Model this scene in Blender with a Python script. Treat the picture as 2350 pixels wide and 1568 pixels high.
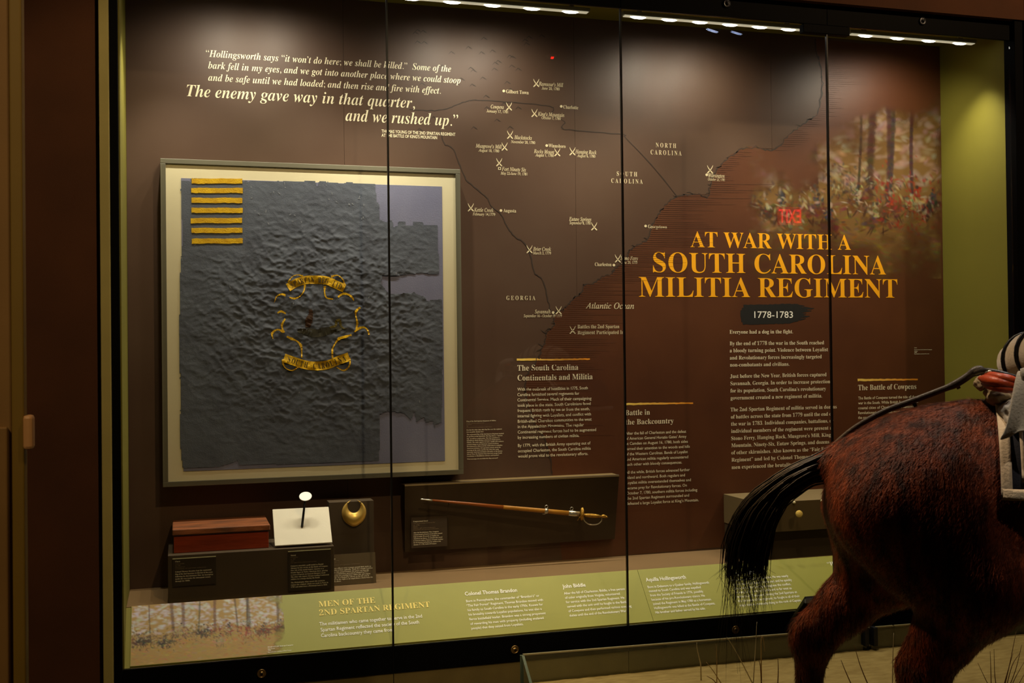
import bpy, bmesh, math, random
import numpy as np
from mathutils import Vector, Matrix

random.seed(4)
RNG = np.random.default_rng(7)
for o in list(bpy.data.objects):
    bpy.data.objects.remove(o, do_unlink=True)
SC = bpy.context.scene
COL = SC.collection

# ------------------------------------------------------------------ camera
F_PX, YAW, PITCH, ROLL = 2555.5, 0.290499, 0.010387, -0.011579
CAM = np.array([0.0, -6.0, 1.62])
_c, _s = math.cos(YAW), math.sin(YAW)
FW = np.array([_s * math.cos(PITCH), _c * math.cos(PITCH), math.sin(PITCH)])
RT = np.array([_c, -_s, 0.0])
UP = np.cross(RT, FW)
RT, UP = (math.cos(ROLL) * RT + math.sin(ROLL) * UP,
          -math.sin(ROLL) * RT + math.cos(ROLL) * UP)
cam = bpy.data.cameras.new('camera')
cam.sensor_fit = 'HORIZONTAL'
cam.sensor_width = 36.0
cam.lens = F_PX / 2350 * 36.0
cam.clip_start = 0.05
cam.dof.use_dof = True
cam.dof.focus_distance = 6.4
cam.dof.aperture_fstop = 9.0
cam_ob = bpy.data.objects.new('camera', cam)
COL.objects.link(cam_ob)
cam_ob.matrix_world = Matrix(((RT[0], UP[0], -FW[0], CAM[0]),
                              (RT[1], UP[1], -FW[1], CAM[1]),
                              (RT[2], UP[2], -FW[2], CAM[2]),
                              (0, 0, 0, 1)))
SC.camera = cam_ob

# ------------------------------------------------------------------ world, exposure
w = bpy.data.worlds.new('hall_air')
SC.world = w
w.use_nodes = True
w.node_tree.nodes['Background'].inputs[0].default_value = (0.9, 0.75, 0.55, 1)
w.node_tree.nodes['Background'].inputs[1].default_value = 0.0
SC.view_settings.view_transform = 'Standard'
SC.view_settings.look = 'None'
SC.view_settings.gamma = 1.0
SC.view_settings.use_curve_mapping = False
SC.view_settings.exposure = 0.0

LED_POWER = 40.0          # each small lamp of the case light bars
LED_COLOR = (1.0, 0.93, 0.74)
HALL_WARM = (1.0, 0.62, 0.28)

def spot_lamp(name, loc, target, power, color, angle, blend, radius=0.02, parent=None):
    l = bpy.data.lights.new(name, 'SPOT')
    l.energy = power; l.color = color; l.spot_size = math.radians(angle); l.spot_blend = blend
    l.shadow_soft_size = radius
    o = bpy.data.objects.new(name, l); COL.objects.link(o)
    o.location = loc
    d = Vector(target) - Vector(loc)
    o.rotation_euler = d.to_track_quat('-Z', 'Y').to_euler()
    if parent:
        o.parent = parent
        o.matrix_parent_inverse = Matrix.Translation(-Vector(parent.location))
    return o

# ------------------------------------------------------------------ geometry from the photograph's viewpoint
def ray(x, y):
    return RT * (x - 1175) / F_PX - UP * (y - 784) / F_PX + FW
def onY(x, y, Y=0.0):
    d = ray(x, y); return CAM + d * (Y - CAM[1]) / d[1]
def onZ(x, y, Z):
    d = ray(x, y); return CAM + d * (Z - CAM[2]) / d[2]
def onP(x, y, p, n):
    d = ray(x, y); return CAM + d * (np.dot(p - CAM, n) / np.dot(d, n))
def proj(p):
    v = np.asarray(p) - CAM
    return 1175 + F_PX * (v @ RT) / (v @ FW), 784 - F_PX * (v @ UP) / (v @ FW)

# ------------------------------------------------------------------ materials
def lin(c):
    out = []
    for v in c:
        v = v / 255.0
        out.append(v / 12.92 if v <= 0.04045 else ((v + 0.055) / 1.055) ** 2.4)
    return tuple(out)
_M = {}
def mat(name, rgb, rough=0.6, metal=0.0, var=0.0, scale=8.0, bump=0.0, bscale=60.0, spec=0.4,
        rgb2=None, stretch=None, emit=None, estr=0.0, detail=4.0, sheen=0.0, coat=0.0):
    """Procedural material: base colour with a noise tint (rgb -> rgb2), fine noise relief."""
    if name in _M:
        return _M[name]
    m = bpy.data.materials.new(name); m.use_nodes = True
    nt = m.node_tree; b = nt.nodes['Principled BSDF']
    c = lin(rgb)
    b.inputs['Base Color'].default_value = (*c, 1)
    b.inputs['Roughness'].default_value = rough
    b.inputs['Metallic'].default_value = metal
    b.inputs['Specular IOR Level'].default_value = spec
    if sheen: b.inputs['Sheen Weight'].default_value = sheen
    if coat: b.inputs['Coat Weight'].default_value = coat
    tc = nt.nodes.new('ShaderNodeTexCoord'); mp = nt.nodes.new('ShaderNodeMapping')
    nt.links.new(tc.outputs['Object'], mp.inputs['Vector'])
    if stretch: mp.inputs['Scale'].default_value = stretch
    if var or rgb2:
        n = nt.nodes.new('ShaderNodeTexNoise'); n.inputs['Scale'].default_value = scale
        n.inputs['Detail'].default_value = detail
        nt.links.new(mp.outputs['Vector'], n.inputs['Vector'])
        r = nt.nodes.new('ShaderNodeValToRGB'); nt.links.new(n.outputs['Fac'], r.inputs['Fac'])
        c2 = lin(rgb2) if rgb2 else tuple(v * (1 - var) for v in c)
        r.color_ramp.elements[0].position = 0.3; r.color_ramp.elements[1].position = 0.7
        r.color_ramp.elements[0].color = (*c, 1); r.color_ramp.elements[1].color = (*c2, 1)
        nt.links.new(r.outputs['Color'], b.inputs['Base Color'])
    if bump:
        n2 = nt.nodes.new('ShaderNodeTexNoise'); n2.inputs['Scale'].default_value = bscale
        n2.inputs['Detail'].default_value = 5
        nt.links.new(mp.outputs['Vector'], n2.inputs['Vector'])
        bp = nt.nodes.new('ShaderNodeBump'); bp.inputs['Strength'].default_value = bump
        bp.inputs['Distance'].default_value = 0.01
        nt.links.new(n2.outputs['Fac'], bp.inputs['Height']); nt.links.new(bp.outputs['Normal'], b.inputs['Normal'])
    if emit:
        b.inputs['Emission Color'].default_value = (*lin(emit), 1); b.inputs['Emission Strength'].default_value = estr
    _M[name] = m
    return m

def attr_mat(name, attr, rough=0.6, alpha=False, spec=0.3):
    """Printed picture: colour (and cover) carried by the mesh's own colour attribute."""
    m = bpy.data.materials.new(name); m.use_nodes = True
    nt = m.node_tree; b = nt.nodes['Principled BSDF']
    b.inputs['Roughness'].default_value = rough; b.inputs['Specular IOR Level'].default_value = spec
    a = nt.nodes.new('ShaderNodeAttribute'); a.attribute_name = attr
    nt.links.new(a.outputs['Color'], b.inputs['Base Color'])
    if alpha:
        nt.links.new(a.outputs['Alpha'], b.inputs['Alpha'])
    return m

def glass_mat(name, f0=0.04, rough=0.0, tint=(1, 1, 1), body=0.0):
    m = bpy.data.materials.new(name); m.use_nodes = True
    nt = m.node_tree; nt.nodes.remove(nt.nodes['Principled BSDF'])
    out = nt.nodes['Material Output']
    tr = nt.nodes.new('ShaderNodeBsdfTransparent'); tr.inputs[0].default_value = (*tint, 1)
    gl = nt.nodes.new('ShaderNodeBsdfGlossy'); gl.inputs['Roughness'].default_value = rough
    lw = nt.nodes.new('ShaderNodeLayerWeight'); lw.inputs['Blend'].default_value = 0.5
    p = nt.nodes.new('ShaderNodeMath'); p.operation = 'POWER'; p.inputs[1].default_value = 5
    nt.links.new(lw.outputs['Facing'], p.inputs[0])
    mr = nt.nodes.new('ShaderNodeMapRange'); mr.inputs['To Min'].default_value = f0; mr.inputs['To Max'].default_value = 1.0
    nt.links.new(p.outputs[0], mr.inputs['Value'])
    mx = nt.nodes.new('ShaderNodeMixShader')
    nt.links.new(mr.outputs[0], mx.inputs[0]); nt.links.new(tr.outputs[0], mx.inputs[1]); nt.links.new(gl.outputs[0], mx.inputs[2])
    nt.links.new(mx.outputs[0], out.inputs['Surface'])
    return m

# ------------------------------------------------------------------ object helpers
def tag(o, label=None, cat=None, group=None, kind=None):
    if label: o['label'] = label
    if cat: o['category'] = cat
    if group: o['group'] = group
    if kind: o['kind'] = kind
    return o
def empty(name, loc, label, cat, group=None, kind=None):
    o = bpy.data.objects.new(name, None); COL.objects.link(o); o.location = loc
    o.empty_display_size = 0.1
    return tag(o, label, cat, group, kind)
def link(name, me, m, parent=None, smooth=False):
    o = bpy.data.objects.new(name, me); COL.objects.link(o)
    if m is not None and not me.materials: me.materials.append(m)
    if smooth and len(me.polygons):
        me.polygons.foreach_set('use_smooth', [True] * len(me.polygons))
    if parent is not None:
        o.parent = parent
        o.matrix_parent_inverse = Matrix.Translation(-Vector(parent.location))
    return o
def mesh(name, v, f, m, parent=None, smooth=False):
    me = bpy.data.meshes.new(name)
    me.from_pydata([tuple(map(float, p)) for p in v], [], [tuple(map(int, q)) for q in f]); me.update()
    return link(name, me, m, parent, smooth)
def box(name, x0, x1, y0, y1, z0, z1, m, parent=None, bevel=0.0, rot=None, seg=2):
    bm = bmesh.new(); bmesh.ops.create_cube(bm, size=1)
    bmesh.ops.scale(bm, vec=(x1 - x0, y1 - y0, z1 - z0), verts=bm.verts)
    if bevel:
        bmesh.ops.bevel(bm, geom=bm.edges[:], offset=bevel, segments=seg, affect='EDGES', profile=0.5)
    if rot: bmesh.ops.rotate(bm, cent=(0, 0, 0), matrix=rot, verts=bm.verts)
    bmesh.ops.translate(bm, vec=((x0 + x1) / 2, (y0 + y1) / 2, (z0 + z1) / 2), verts=bm.verts)
    me = bpy.data.meshes.new(name); bm.to_mesh(me); bm.free()
    return link(name, me, m, parent)
def slab(name, corners, normal, thick, m, parent=None, bevel=0.0):
    """Flat plate: four 3-D corners give the visible face, thickness goes away along -normal."""
    n = np.array(normal, float); n /= np.linalg.norm(n)
    c = [np.array(p, float) for p in corners]
    v = c + [p - n * thick for p in c]
    f = [(0, 1, 2, 3), (7, 6, 5, 4), (0, 4, 5, 1), (1, 5, 6, 2), (2, 6, 7, 3), (3, 7, 4, 0)]
    o = mesh(name, v, f, m, parent)
    bm = bmesh.new(); bm.from_mesh(o.data); bmesh.ops.recalc_face_normals(bm, faces=bm.faces)
    if bevel: bmesh.ops.bevel(bm, geom=bm.edges[:], offset=bevel, segments=2, affect='EDGES')
    bm.to_mesh(o.data); bm.free()
    return o
def tube(pts, rad, sides=8, cap=True, squash=None):
    """Verts and faces of a tube through 3-D points with radii; squash=(axis, factor) flattens it."""
    P = np.array(pts, float); n = len(P)
    R = np.full(n, rad) if np.isscalar(rad) else np.array(rad, float)
    T = np.gradient(P, axis=0); T /= np.linalg.norm(T, axis=1)[:, None] + 1e-9
    ref = np.array([0, 0, 1.0]) if abs(T[0][2]) < 0.9 else np.array([1.0, 0, 0])
    v = []; u = np.cross(T[0], ref); u /= np.linalg.norm(u)
    for i in range(n):
        u = u - T[i] * (u @ T[i]); u /= np.linalg.norm(u) + 1e-9
        b = np.cross(T[i], u)
        for k in range(sides):
            a = 2 * math.pi * k / sides
            off = R[i] * (math.cos(a) * u + math.sin(a) * b)
            if squash is not None:
                ax = np.array(squash[0], float); off = off - ax * (off @ ax) * (1 - squash[1])
            v.append(P[i] + off)
    f = [(i * sides + k, i * sides + (k + 1) % sides, (i + 1) * sides + (k + 1) % sides, (i + 1) * sides + k)
         for i in range(n - 1) for k in range(sides)]
    if cap:
        f.append(tuple(range(sides))[::-1]); f.append(tuple(range((n - 1) * sides, n * sides)))
    return v, f
def join(parts):
    V, Fc = [], []
    for v, f in parts:
        k = len(V); V += list(v); Fc += [tuple(i + k for i in q) for q in f]
    return V, Fc
def lathe(name, prof, center, axis, m, parent=None, seg=24):
    """Revolve (radius, height) profile about an axis through center."""
    ax = Vector(axis).normalized(); q = Vector((0, 0, 1)).rotation_difference(ax)
    v, f = [], []
    for r, h in prof:
        for k in range(seg):
            a = 2 * math.pi * k / seg
            p = q @ Vector((r * math.cos(a), r * math.sin(a), h)); v.append(np.array(center) + np.array(p))
    for i in range(len(prof) - 1):
        for k in range(seg):
            f.append((i * seg + k, i * seg + (k + 1) % seg, (i + 1) * seg + (k + 1) % seg, (i + 1) * seg + k))
    f.append(tuple(range(seg))[::-1]); f.append(tuple(range((len(prof) - 1) * seg, len(prof) * seg)))
    return mesh(name, v, f, m, parent, smooth=True)
def smooth_path(pts, n=40):
    """Catmull-Rom through the points."""
    P = np.array(pts, float); Q = np.vstack([2 * P[0] - P[1], P, 2 * P[-1] - P[-2]])
    out = []; seg = len(P) - 1
    for t in np.linspace(0, seg - 1e-6, n):
        i = int(t); u = t - i; a, b, c, d = Q[i:i + 4]
        out.append(0.5 * ((2 * b) + (-a + c) * u + (2 * a - 5 * b + 4 * c - d) * u * u + (-a + 3 * b - 3 * c + d) * u ** 3))
    return np.array(out)
def vnoise(x, y, seed=0):
    r = np.random.default_rng(seed).random((64, 64))
    xi = np.floor(x).astype(int); yi = np.floor(y).astype(int); u = x - xi; v = y - yi
    u = u * u * (3 - 2 * u); v = v * v * (3 - 2 * v)
    g = lambda a, b: r[a % 64, b % 64]
    return (g(xi, yi) * (1 - u) + g(xi + 1, yi) * u) * (1 - v) + (g(xi, yi + 1) * (1 - u) + g(xi + 1, yi + 1) * u) * v
def fbm(x, y, seed=0, o=4):
    s = 0; a = 0.5
    for k in range(o):
        s = s + a * vnoise(x * 2 ** k, y * 2 ** k, seed + k); a *= 0.5
    return s

# ------------------------------------------------------------------ lettering (flat print, built as flat shapes)
def style(s, st):
    if st in ('sans', 'sansbold'): return s
    base = {'serif': 0x1D400, 'bolditalic': 0x1D468, 'italic': 0x1D434}[st]
    dig = {'serif': 0x1D7CE, 'bolditalic': 0x1D7CE, 'italic': None}[st]
    o = ''
    for ch in s:
        if 'A' <= ch <= 'Z': o += chr(base + ord(ch) - 65)
        elif 'a' <= ch <= 'z': o += '\u210e' if (st == 'italic' and ch == 'h') else chr(base + 26 + ord(ch) - 97)
        elif ch.isdigit() and dig: o += chr(dig + int(ch))
        else: o += ch
    return o
WEIGHT = {'sans': 0.006, 'serif': -0.004, 'bolditalic': -0.006, 'italic': 0.008, 'sansbold': 0.014}
_TXT = {}
_GL = {}
def bake_glyphs(need):
    """need: {(style, resolution): characters} -> flat glyph outlines and advances, one text object per style."""
    obs = []
    for (st, res), chars in need.items():
        chars = sorted(chars)
        for kind in ('bar', 'all'):
            cu = bpy.data.curves.new('t', 'FONT'); cu.size = 1.0; cu.resolution_u = res; cu.fill_mode = 'FRONT'
            cu.offset = WEIGHT[st] if kind == 'all' else 0.0; cu.space_line = 3.0
            cu.body = '|\n   |' if kind == 'bar' else '\n'.join(style(c, st) + '   |' for c in chars)
            o = bpy.data.objects.new('t', cu); COL.objects.link(o); obs.append((st, res, chars, kind, o, cu))
    dg = bpy.context.evaluated_depsgraph_get(); space = None
    for st, res, chars, kind, o, cu in obs:
        me = o.evaluated_get(dg).to_mesh(); n = len(me.vertices)
        v = np.empty(n * 3); me.vertices.foreach_get('co', v); v = v.reshape(-1, 3)[:, :2].copy()
        f = [tuple(p.vertices) for p in me.polygons]; o.to_mesh_clear()
        if kind == 'bar':
            top = v[:, 1] > v[:, 1].mean(); bar_x = v[top, 0].min(); bar_w = np.ptp(v[top, 0])
            space3 = v[~top, 0].min() - bar_x; pitch = v[top, 1].max() - v[~top, 1].max(); y_mid = (v[top, 1].max() + v[top, 1].min()) / 2
            continue
        row = np.clip(np.rint((y_mid - v[:, 1]) / pitch).astype(int), 0, len(chars) - 1)
        fr = np.array([row[q[0]] for q in f])
        for k, c in enumerate(chars):
            ids = np.where(row == k)[0]; x = v[ids, 0]; edge = x.max() - bar_w - 2 * abs(WEIGHT[st]) - .004
            adv = x.max() - WEIGHT[st] - bar_w - bar_x - space3
            keep = ids[x < edge]; mp_ = -np.ones(n, int); mp_[keep] = np.arange(len(keep))
            fc = [tuple(mp_[list(f[i])]) for i in np.where(fr == k)[0] if mp_[f[i][0]] >= 0]
            g = v[keep].copy(); g[:, 1] += k * pitch; _GL[(c, st, res)] = (g, fc, adv)
    for st, res, chars, kind, o, cu in obs:
        bpy.data.objects.remove(o); bpy.data.curves.remove(cu)
def bake_text(items):
    items = list(items); need = {}
    for t, st, res in items: need.setdefault((st, res), set()).update(t)
    bake_glyphs(need)
    for t, st, res in items:
        x = 0.0; V, Fc = [], []; k = 0
        for ch in t:
            g, fc, adv = _GL[(ch, st, res)]
            if len(g):
                V.append(g + [x, 0]); Fc += [tuple(i + k for i in q) for q in fc]; k += len(g)
            x += adv
        _TXT[(t, st)] = (np.vstack(V), Fc)
CAP = {}
class Plane:
    """A printed surface: point p, unit axes ex (reading direction) and ey (up), outward normal."""
    def __init__(s, p, ex, ey):
        s.p = np.array(p, float); s.ex = np.array(ex, float); s.ey = np.array(ey, float)
        s.ey /= np.linalg.norm(s.ey); s.n = np.cross(s.ex, s.ey)
    def uv(s, x, y):
        q = onP(x, y, s.p, s.n) - s.p; return np.array([q @ s.ex, q @ s.ey])
    def at(s, uv, off=0.001):
        uv = np.asarray(uv, float)
        return s.p + uv[..., :1] * s.ex + uv[..., 1:2] * s.ey + s.n * off
    def px(s, pts, off=0.001):
        return s.at(np.array([s.uv(x, y) for x, y in pts]), off)
def set_line(pl, text, st, x0, y0, x1, cap_px, off):
    a = pl.uv(x0, y0); y = y0
    for _ in range(3):
        b = pl.uv(x1, y); y = proj(pl.at(np.array([b[0], a[1]]), 0))[1]
    b = pl.uv(x1, y)
    cap = pl.uv(x0, y0 - cap_px)[1] - a[1]
    v, f = _TXT[(text, st)]
    lo, hi = v[:, 0].min(), v[:, 0].max()
    sx = (b[0] - a[0]) / (hi - lo); sy = cap / CAP[st]
    q = np.column_stack([(v[:, 0] - lo) * sx + a[0], v[:, 1] * sy + a[1]])
    return pl.at(q, off), f
def flat_poly(name, pl, pxs, m, parent, off=0.001):
    return mesh(name, pl.px(pxs, off), [tuple(range(len(pxs)))][::1], m, parent)
def ribbon(pl, pxs, width_px, off=0.001, jitter=0.0, taper=None):
    """Flat stroke along pixel polyline; width in pixels (scalar or list)."""
    P = np.array(pxs, float); n = len(P)
    W = np.full(n, width_px) if np.isscalar(width_px) else np.array(width_px, float)
    T = np.gradient(P, axis=0); T /= np.linalg.norm(T, axis=1)[:, None] + 1e-9
    N = np.column_stack([-T[:, 1], T[:, 0]])
    j = 1 + jitter * (RNG.random((n, 1)) - 0.5) * 2
    A = P + N * W[:, None] / 2 * j; B = P - N * W[:, None] / 2 * j
    v = np.vstack([pl.px(A, off), pl.px(B, off)])
    return list(v), [(i, i + 1, n + i + 1, n + i) for i in range(n - 1)]

# ================================================================== TEXT TABLES
Z_TITLE = (1440, 500, .2809); Z_Q = (420, 100, .2043); Z_BODY = (1600, 480, .3191); Z_B2 = (1640, 840, .3125)
Z_SC = (1170, 820, .15303); Z_BB = (1425, 915, .16263); Z_CW = (1960, 860, .08929); Z_FL = (1060, 950, .07653)
Z_M = (700, 1350, .13617); Z_C1 = (1050, 1330, .09362); Z_C2 = (1270, 1320, .09787); Z_C3 = (1460, 1300, .08511); Z_C4 = (1660, 1290, .08511)
ID = (0, 0, 1)
# block: (part name, plane key, style, material key, cap height in photo pixels, zoom frame, lines)
BLOCKS = [
 ('title_lettering', 'wall', 'serif', 'title', 35.5, Z_TITLE, [('AT WAR WITH A', 513, 240, 1825)]),
 ('title_lettering', 'wall', 'serif', 'title', 45.5, Z_TITLE, [('SOUTH CAROLINA', 208, 445, 2112), ('MILITIA REGIMENT', 93, 646, 2205)]),
 ('quotation_lettering', 'wall', 'bolditalic', 'cream', 15.5, Z_Q, [
   ('“Hollingsworth says “it won’t do here; we shall be killed.”  Some of the', 258, 148, 3010),
   ('bark fell in my eyes, and we got into another place where we could stoop', 283, 280, 3118),
   ('and be safe until we had loaded; and then rise and fire with effect.', 283, 417, 2895)]),
 ('quotation_lettering', 'wall', 'bolditalic', 'cream', 26.5, Z_Q, [
   ('The enemy gave way in that quarter,', 42, 592, 2604), ('and we rushed up.”', 1825, 868, 3090)]),
 ('attribution_lettering', 'wall', 'sansbold', 'cream', 7.2, ID, [
   ('THOMAS YOUNG OF THE 2ND SPARTAN REGIMENT', 875.5, 304.5, 1045), ('AT THE BATTLE OF KING’S MOUNTAIN', 875.5, 314, 1003)]),
 ('date_lettering', 'wall', 'sans', 'white', 15, Z_BODY, [('1778-1783', 410, 783, 688)]),
 ('introduction_lettering', 'wall', 'serif', 'cream', 8.6, Z_BODY, [
   ('Everyone had a dog in the fight.', 232, 897, 688),
   ('By the end of 1778 the war in the South reached', 233, 980, 911),
   ('a bloody turning point. Violence between Loyalist', 233, 1031, 940),
   ('and Revolutionary forces increasingly targeted', 234, 1083, 894),
   ('non-combatants and civilians.', 235, 1134, 662),
   ('Just before the New Year, British forces captured', 236, 1216, 929),
   ('Savannah, Georgia. In order to increase protection', 238, 1268, 955),
   ('for its population, South Carolina’s revolutionary', 238, 1320, 925),
   ('government created a new regiment of militia.', 239, 1372, 897),
   ('The 2nd Spartan Regiment of militia served in dozens', 239, 1456, 1002),
   ('of battles across the state from 1779 until the end of', 242, 1508, 977)]),
 ('introduction_lettering', 'wall', 'serif', 'cream', 8.6, Z_B2, [
   ('the war in 1783. Individual companies, battalions, or', 120, 440, 872),
   ('individual members of the regiment were present at', 121, 493, 872),
   ('Stono Ferry, Hanging Rock, Musgrove’s Mill, King’s', 121, 546, 872),
   ('Mountain, Ninety-Six, Eutaw Springs, and dozens', 122, 598, 840),
   ('of other skirmishes. Also known as the “Fair Forest', 122, 651, 872),
   ('Regiment” and led by Colonel Thomas Brandon,', 123, 704, 842),
   ('men experienced the brutality', 124, 758, 572)]),
 ('section_heading', 'wall', 'serif', 'cream', 13, Z_SC, [('The South Carolina', 112, 204, 1025), ('Continentals and Militia', 115, 352, 1240)]),
 ('section_lettering', 'wall', 'sans', 'cream', 7.0, Z_SC, [
   ('With the outbreak of hostilities in 1775, South', 112, 505, 1168), ('Carolina furnished several regiments for', 112, 585, 1040),
   ('Continental Service. Much of their campaigning', 112, 665, 1222), ('took place in the state. South Carolinians faced', 114, 745, 1210),
   ('frequent British raids by sea or from the south,', 114, 824, 1197), ('internal fighting with Loyalists, and conflict with', 116, 905, 1215),
   ('British-allied Cherokee communities to the west', 118, 985, 1225), ('in the Appalachian Mountains. The regular', 118, 1065, 1108),
   ('Continental regiment forces had to be augmented', 118, 1146, 1292), ('by increasing numbers of civilian militia.', 119, 1227, 1040),
   ('By 1779, with the British Army operating out of', 121, 1348, 1208), ('occupied Charleston, the South Carolina militia', 121, 1429, 1213),
   ('would prove vital to the revolutionary efforts.', 122, 1508, 1172)]),
 ('section_heading', 'wall', 'serif', 'cream', 12, Z_BB, [('Battle in', 60, 237, 408), ('the Backcountry', 64, 369, 742)]),
 ('section_lettering', 'wall', 'sans', 'cream', 6.6, Z_BB, [
   ('After the fall of Charleston and the defeat', 62, 512, 918), ('of American General Horatio Gates’ Army', 66, 584, 922),
   ('at Camden on August 16, 1780, both sides', 68, 656, 942), ('turned their attention to the woods and hills', 68, 729, 970),
   ('of the Western Carolinas. Bands of Loyalist', 68, 804, 942), ('and American militia regularly encountered', 69, 878, 947),
   ('each other with bloody consequences.', 70, 951, 860), ('All the while, British forces advanced further', 66, 1062, 970),
   ('inland and northward. Both regulars and', 74, 1136, 902), ('Loyalist militia overextended themselves and', 74, 1209, 985),
   ('became prey for Revolutionary forces. On', 75, 1284, 928), ('October 7, 1780, southern militia forces including', 76, 1357, 1075),
   ('the 2nd Spartan Regiment surrounded and', 77, 1429, 960), ('defeated a large Loyalist force at King’s Mountain.', 78, 1503, 1095)]),
 ('section_heading', 'wall', 'serif', 'cream', 12.3, Z_CW, [('The Battle of Cowpens', 100, 403, 1595)]),
 ('section_lettering', 'wall', 'sans', 'cream', 6.4, Z_CW, [
   ('The Battle of Cowpens turned the tide of the', 102, 640, 1585), ('war in the South. While British forces still held', 102, 766, 1640),
   ('coastal cities of Charleston and Savannah,', 102, 893, 1600), ('Revolutionaries now held much of', 102, 1017, 1290), ('the countryside.', 102, 1141, 600)]),
 ('artifact_caption', 'wall', 'serif', 'cream', 2.6, Z_FL, [
   ('Flag of the 2nd Spartan Regiment of Militia', 135, 243, 1018),
   ('For the first time since this flag flew over the regiment', 138, 503, 1195), ('it is on public display here.', 140, 565, 655),
   ('The regimental flag of the 2nd Spartan Regiment marked', 145, 640, 1252), ('its position on the battlefield. The flag shows a “Spartan', 145, 700, 1212),
   ('dog” as well as a rattlesnake. The dog symbolizes a', 146, 763, 1122), ('bloodthirsty attack during a reference to Shakespeare’s', 146, 820, 1150),
   ('Othello. The snake appears in many, middle and southern', 147, 877, 1245), ('colonial images as an American symbol of defense.', 147, 937, 1108),
   ('Revolutionaries often used the rattlesnake to symbolize', 148, 995, 1212), ('American resistance. Few questions remain about the', 148, 1055, 1158),
   ('meaning of the snake and the dog. Does the snake', 149, 1115, 1110), ('represent American resistance and unity or the British', 149, 1172, 1208),
   ('threat? Does the Spartan dog represent savage South', 150, 1230, 1200), ('Carolinians or bloodthirsty redcoats and loyalists?', 150, 1290, 1112),
   ('What messages do you think this flag conveyed?', 152, 1375, 1078)]),
 ('artifact_caption', 'wall', 'sans', 'dim', 2.2, Z_FL, [('South Carolina, painted silk', 138, 300, 665), ('1779', 140, 345, 285), ('Silk', 140, 385, 190), ('Courtesy of a private collection', 140, 425, 890)]),
 ('artifact_caption', 'wall', 'sans', 'cream', 2.2, (2050, 700, .3189), [('Detail', 150, 312, 168), ('Detail from Cold Steel at Cowpens', 150, 326, 277), ('Oil', 150, 338, 172), ('2006', 150, 346, 168), ('Reproduction courtesy of the artist', 150, 356, 257)]),
 ('state_name', 'wall', 'serif', 'map', 10, ID, [('S O U T H', 1415.3, 403.5, 1462)]),
 ('state_name', 'wall', 'serif', 'map', 10, ID, [('C A R O L I N A', 1402.6, 419.6, 1474.6)]),
 ('state_name', 'wall', 'serif', 'map', 10, ID, [('N O R T H', 1504.8, 337.8, 1551.5)]),
 ('state_name', 'wall', 'serif', 'map', 10.4, ID, [('C A R O L I N A ', 1492.9, 354.3, 1563.8)]),
 ('state_name', 'wall', 'serif', 'map', 9.8, ID, [('G E O R G I A', 1161.9, 688.8, 1228.4)]),
 ('ocean_name', 'wall', 'italic', 'map', 14, ID, [('Atlantic Ocean', 1342.7, 708.9, 1455)]),
 ('map_key_lettering', 'wall', 'serif', 'map', 8.5, ID, [('Battles the 2nd Spartan', 1325.3, 754, 1421), ('Regiment Participated In', 1325.3, 767.3, 1431.7)]),
 ('rail_heading', 'rail', 'serif', 'gold', 13, Z_M, [('MEN OF THE', 232, 324, 1185), ('2ND SPARTAN REGIMENT', 242, 468, 2108)]),
 ('rail_lettering', 'rail', 'sans', 'white', 8.2, Z_M, [('The militiamen who came together to serve in the 2nd', 245, 640, 1975),
   ('Spartan Regiment reflected the society of the South', 265, 738, 1925), ('Carolina backcountry they came from.', 272, 834, 1505)]),
 ('rail_heading', 'rail', 'sansbold', 'white', 8.6, Z_C1, [('Colonel Thomas Brandon', 185, 405, 1465)]),
 ('rail_lettering', 'rail', 'sans', 'white', 5.6, Z_C1, [('Born in Pennsylvania, the commander of “Brandon’s” or', 215, 568, 2005),
   ('“The Fair Forest” Regiment, Thomas Brandon moved with', 222, 680, 2098), ('his family to South Carolina in the early 1750s. Known for', 252, 790, 2095),
   ('his brutality towards Loyalist populations, he was also a', 275, 898, 2065), ('fierce battlefield leader. Brandon was a strong proponent', 293, 1012, 2165),
   ('of rewarding his men with property (including enslaved', 318, 1125, 2113), ('people) that they seized from Loyalists.', 342, 1235, 1615)]),
 ('rail_heading', 'rail', 'sansbold', 'white', 8.6, Z_C2, [('John Biddle', 218, 315, 760)]),
 ('rail_lettering', 'rail', 'sans', 'white', 5.6, Z_C2, [('After the fall of Charleston, Biddle, a free person', 252, 465, 1675),
   ('of color originally from Virginia, volunteered', 280, 567, 1560), ('for service with the 2nd Spartan Regiment. He', 300, 670, 1668),
   ('served with the unit until he fought in the Battle', 330, 773, 1745), ('of Cowpens and then performed various scouting', 358, 878, 1832), ('duties until the end of the Revolutionary War.', 382, 982, 1722)]),
 ('rail_heading', 'rail2', 'sansbold', 'white', 8.6, Z_C3, [('Aquilla Hollingsworth', 270, 418, 1345)]),
 ('rail_lettering', 'rail2', 'sans', 'white', 5.6, Z_C3, [('Born in Delaware to a Quaker family, Hollingsworth', 318, 598, 1965),
   ('moved to South Carolina and was expelled', 353, 708, 1745), ('from the Society of Friends in 1776, possibly', 385, 823, 1810), ('because of his pro-Revolutionary stance. He', 420, 937, 1855),
   ('joined the Regiment in May 1780 as a horseman.', 460, 1051, 2035), ('Hollingsworth was killed at the Battle of Cowpens.', 495, 1167, 2130), ('His brother and father served by his side.', 527, 1283, 1870)]),
 ('rail_heading', 'rail2', 'sansbold', 'white', 8.6, Z_C4, [('Joseph Hughes', 155, 367, 905)]),
 ('rail_lettering', 'rail2', 'sans', 'white', 5.6, Z_C4, [('Hughes was born in South Carolina. He was nearly', 205, 527, 1755),
   ('15 years old when fighting broke out, and he quickly', 237, 642, 1850), ('joined the militia. Serving throughout the conflict,', 290, 752, 1825),
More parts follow.
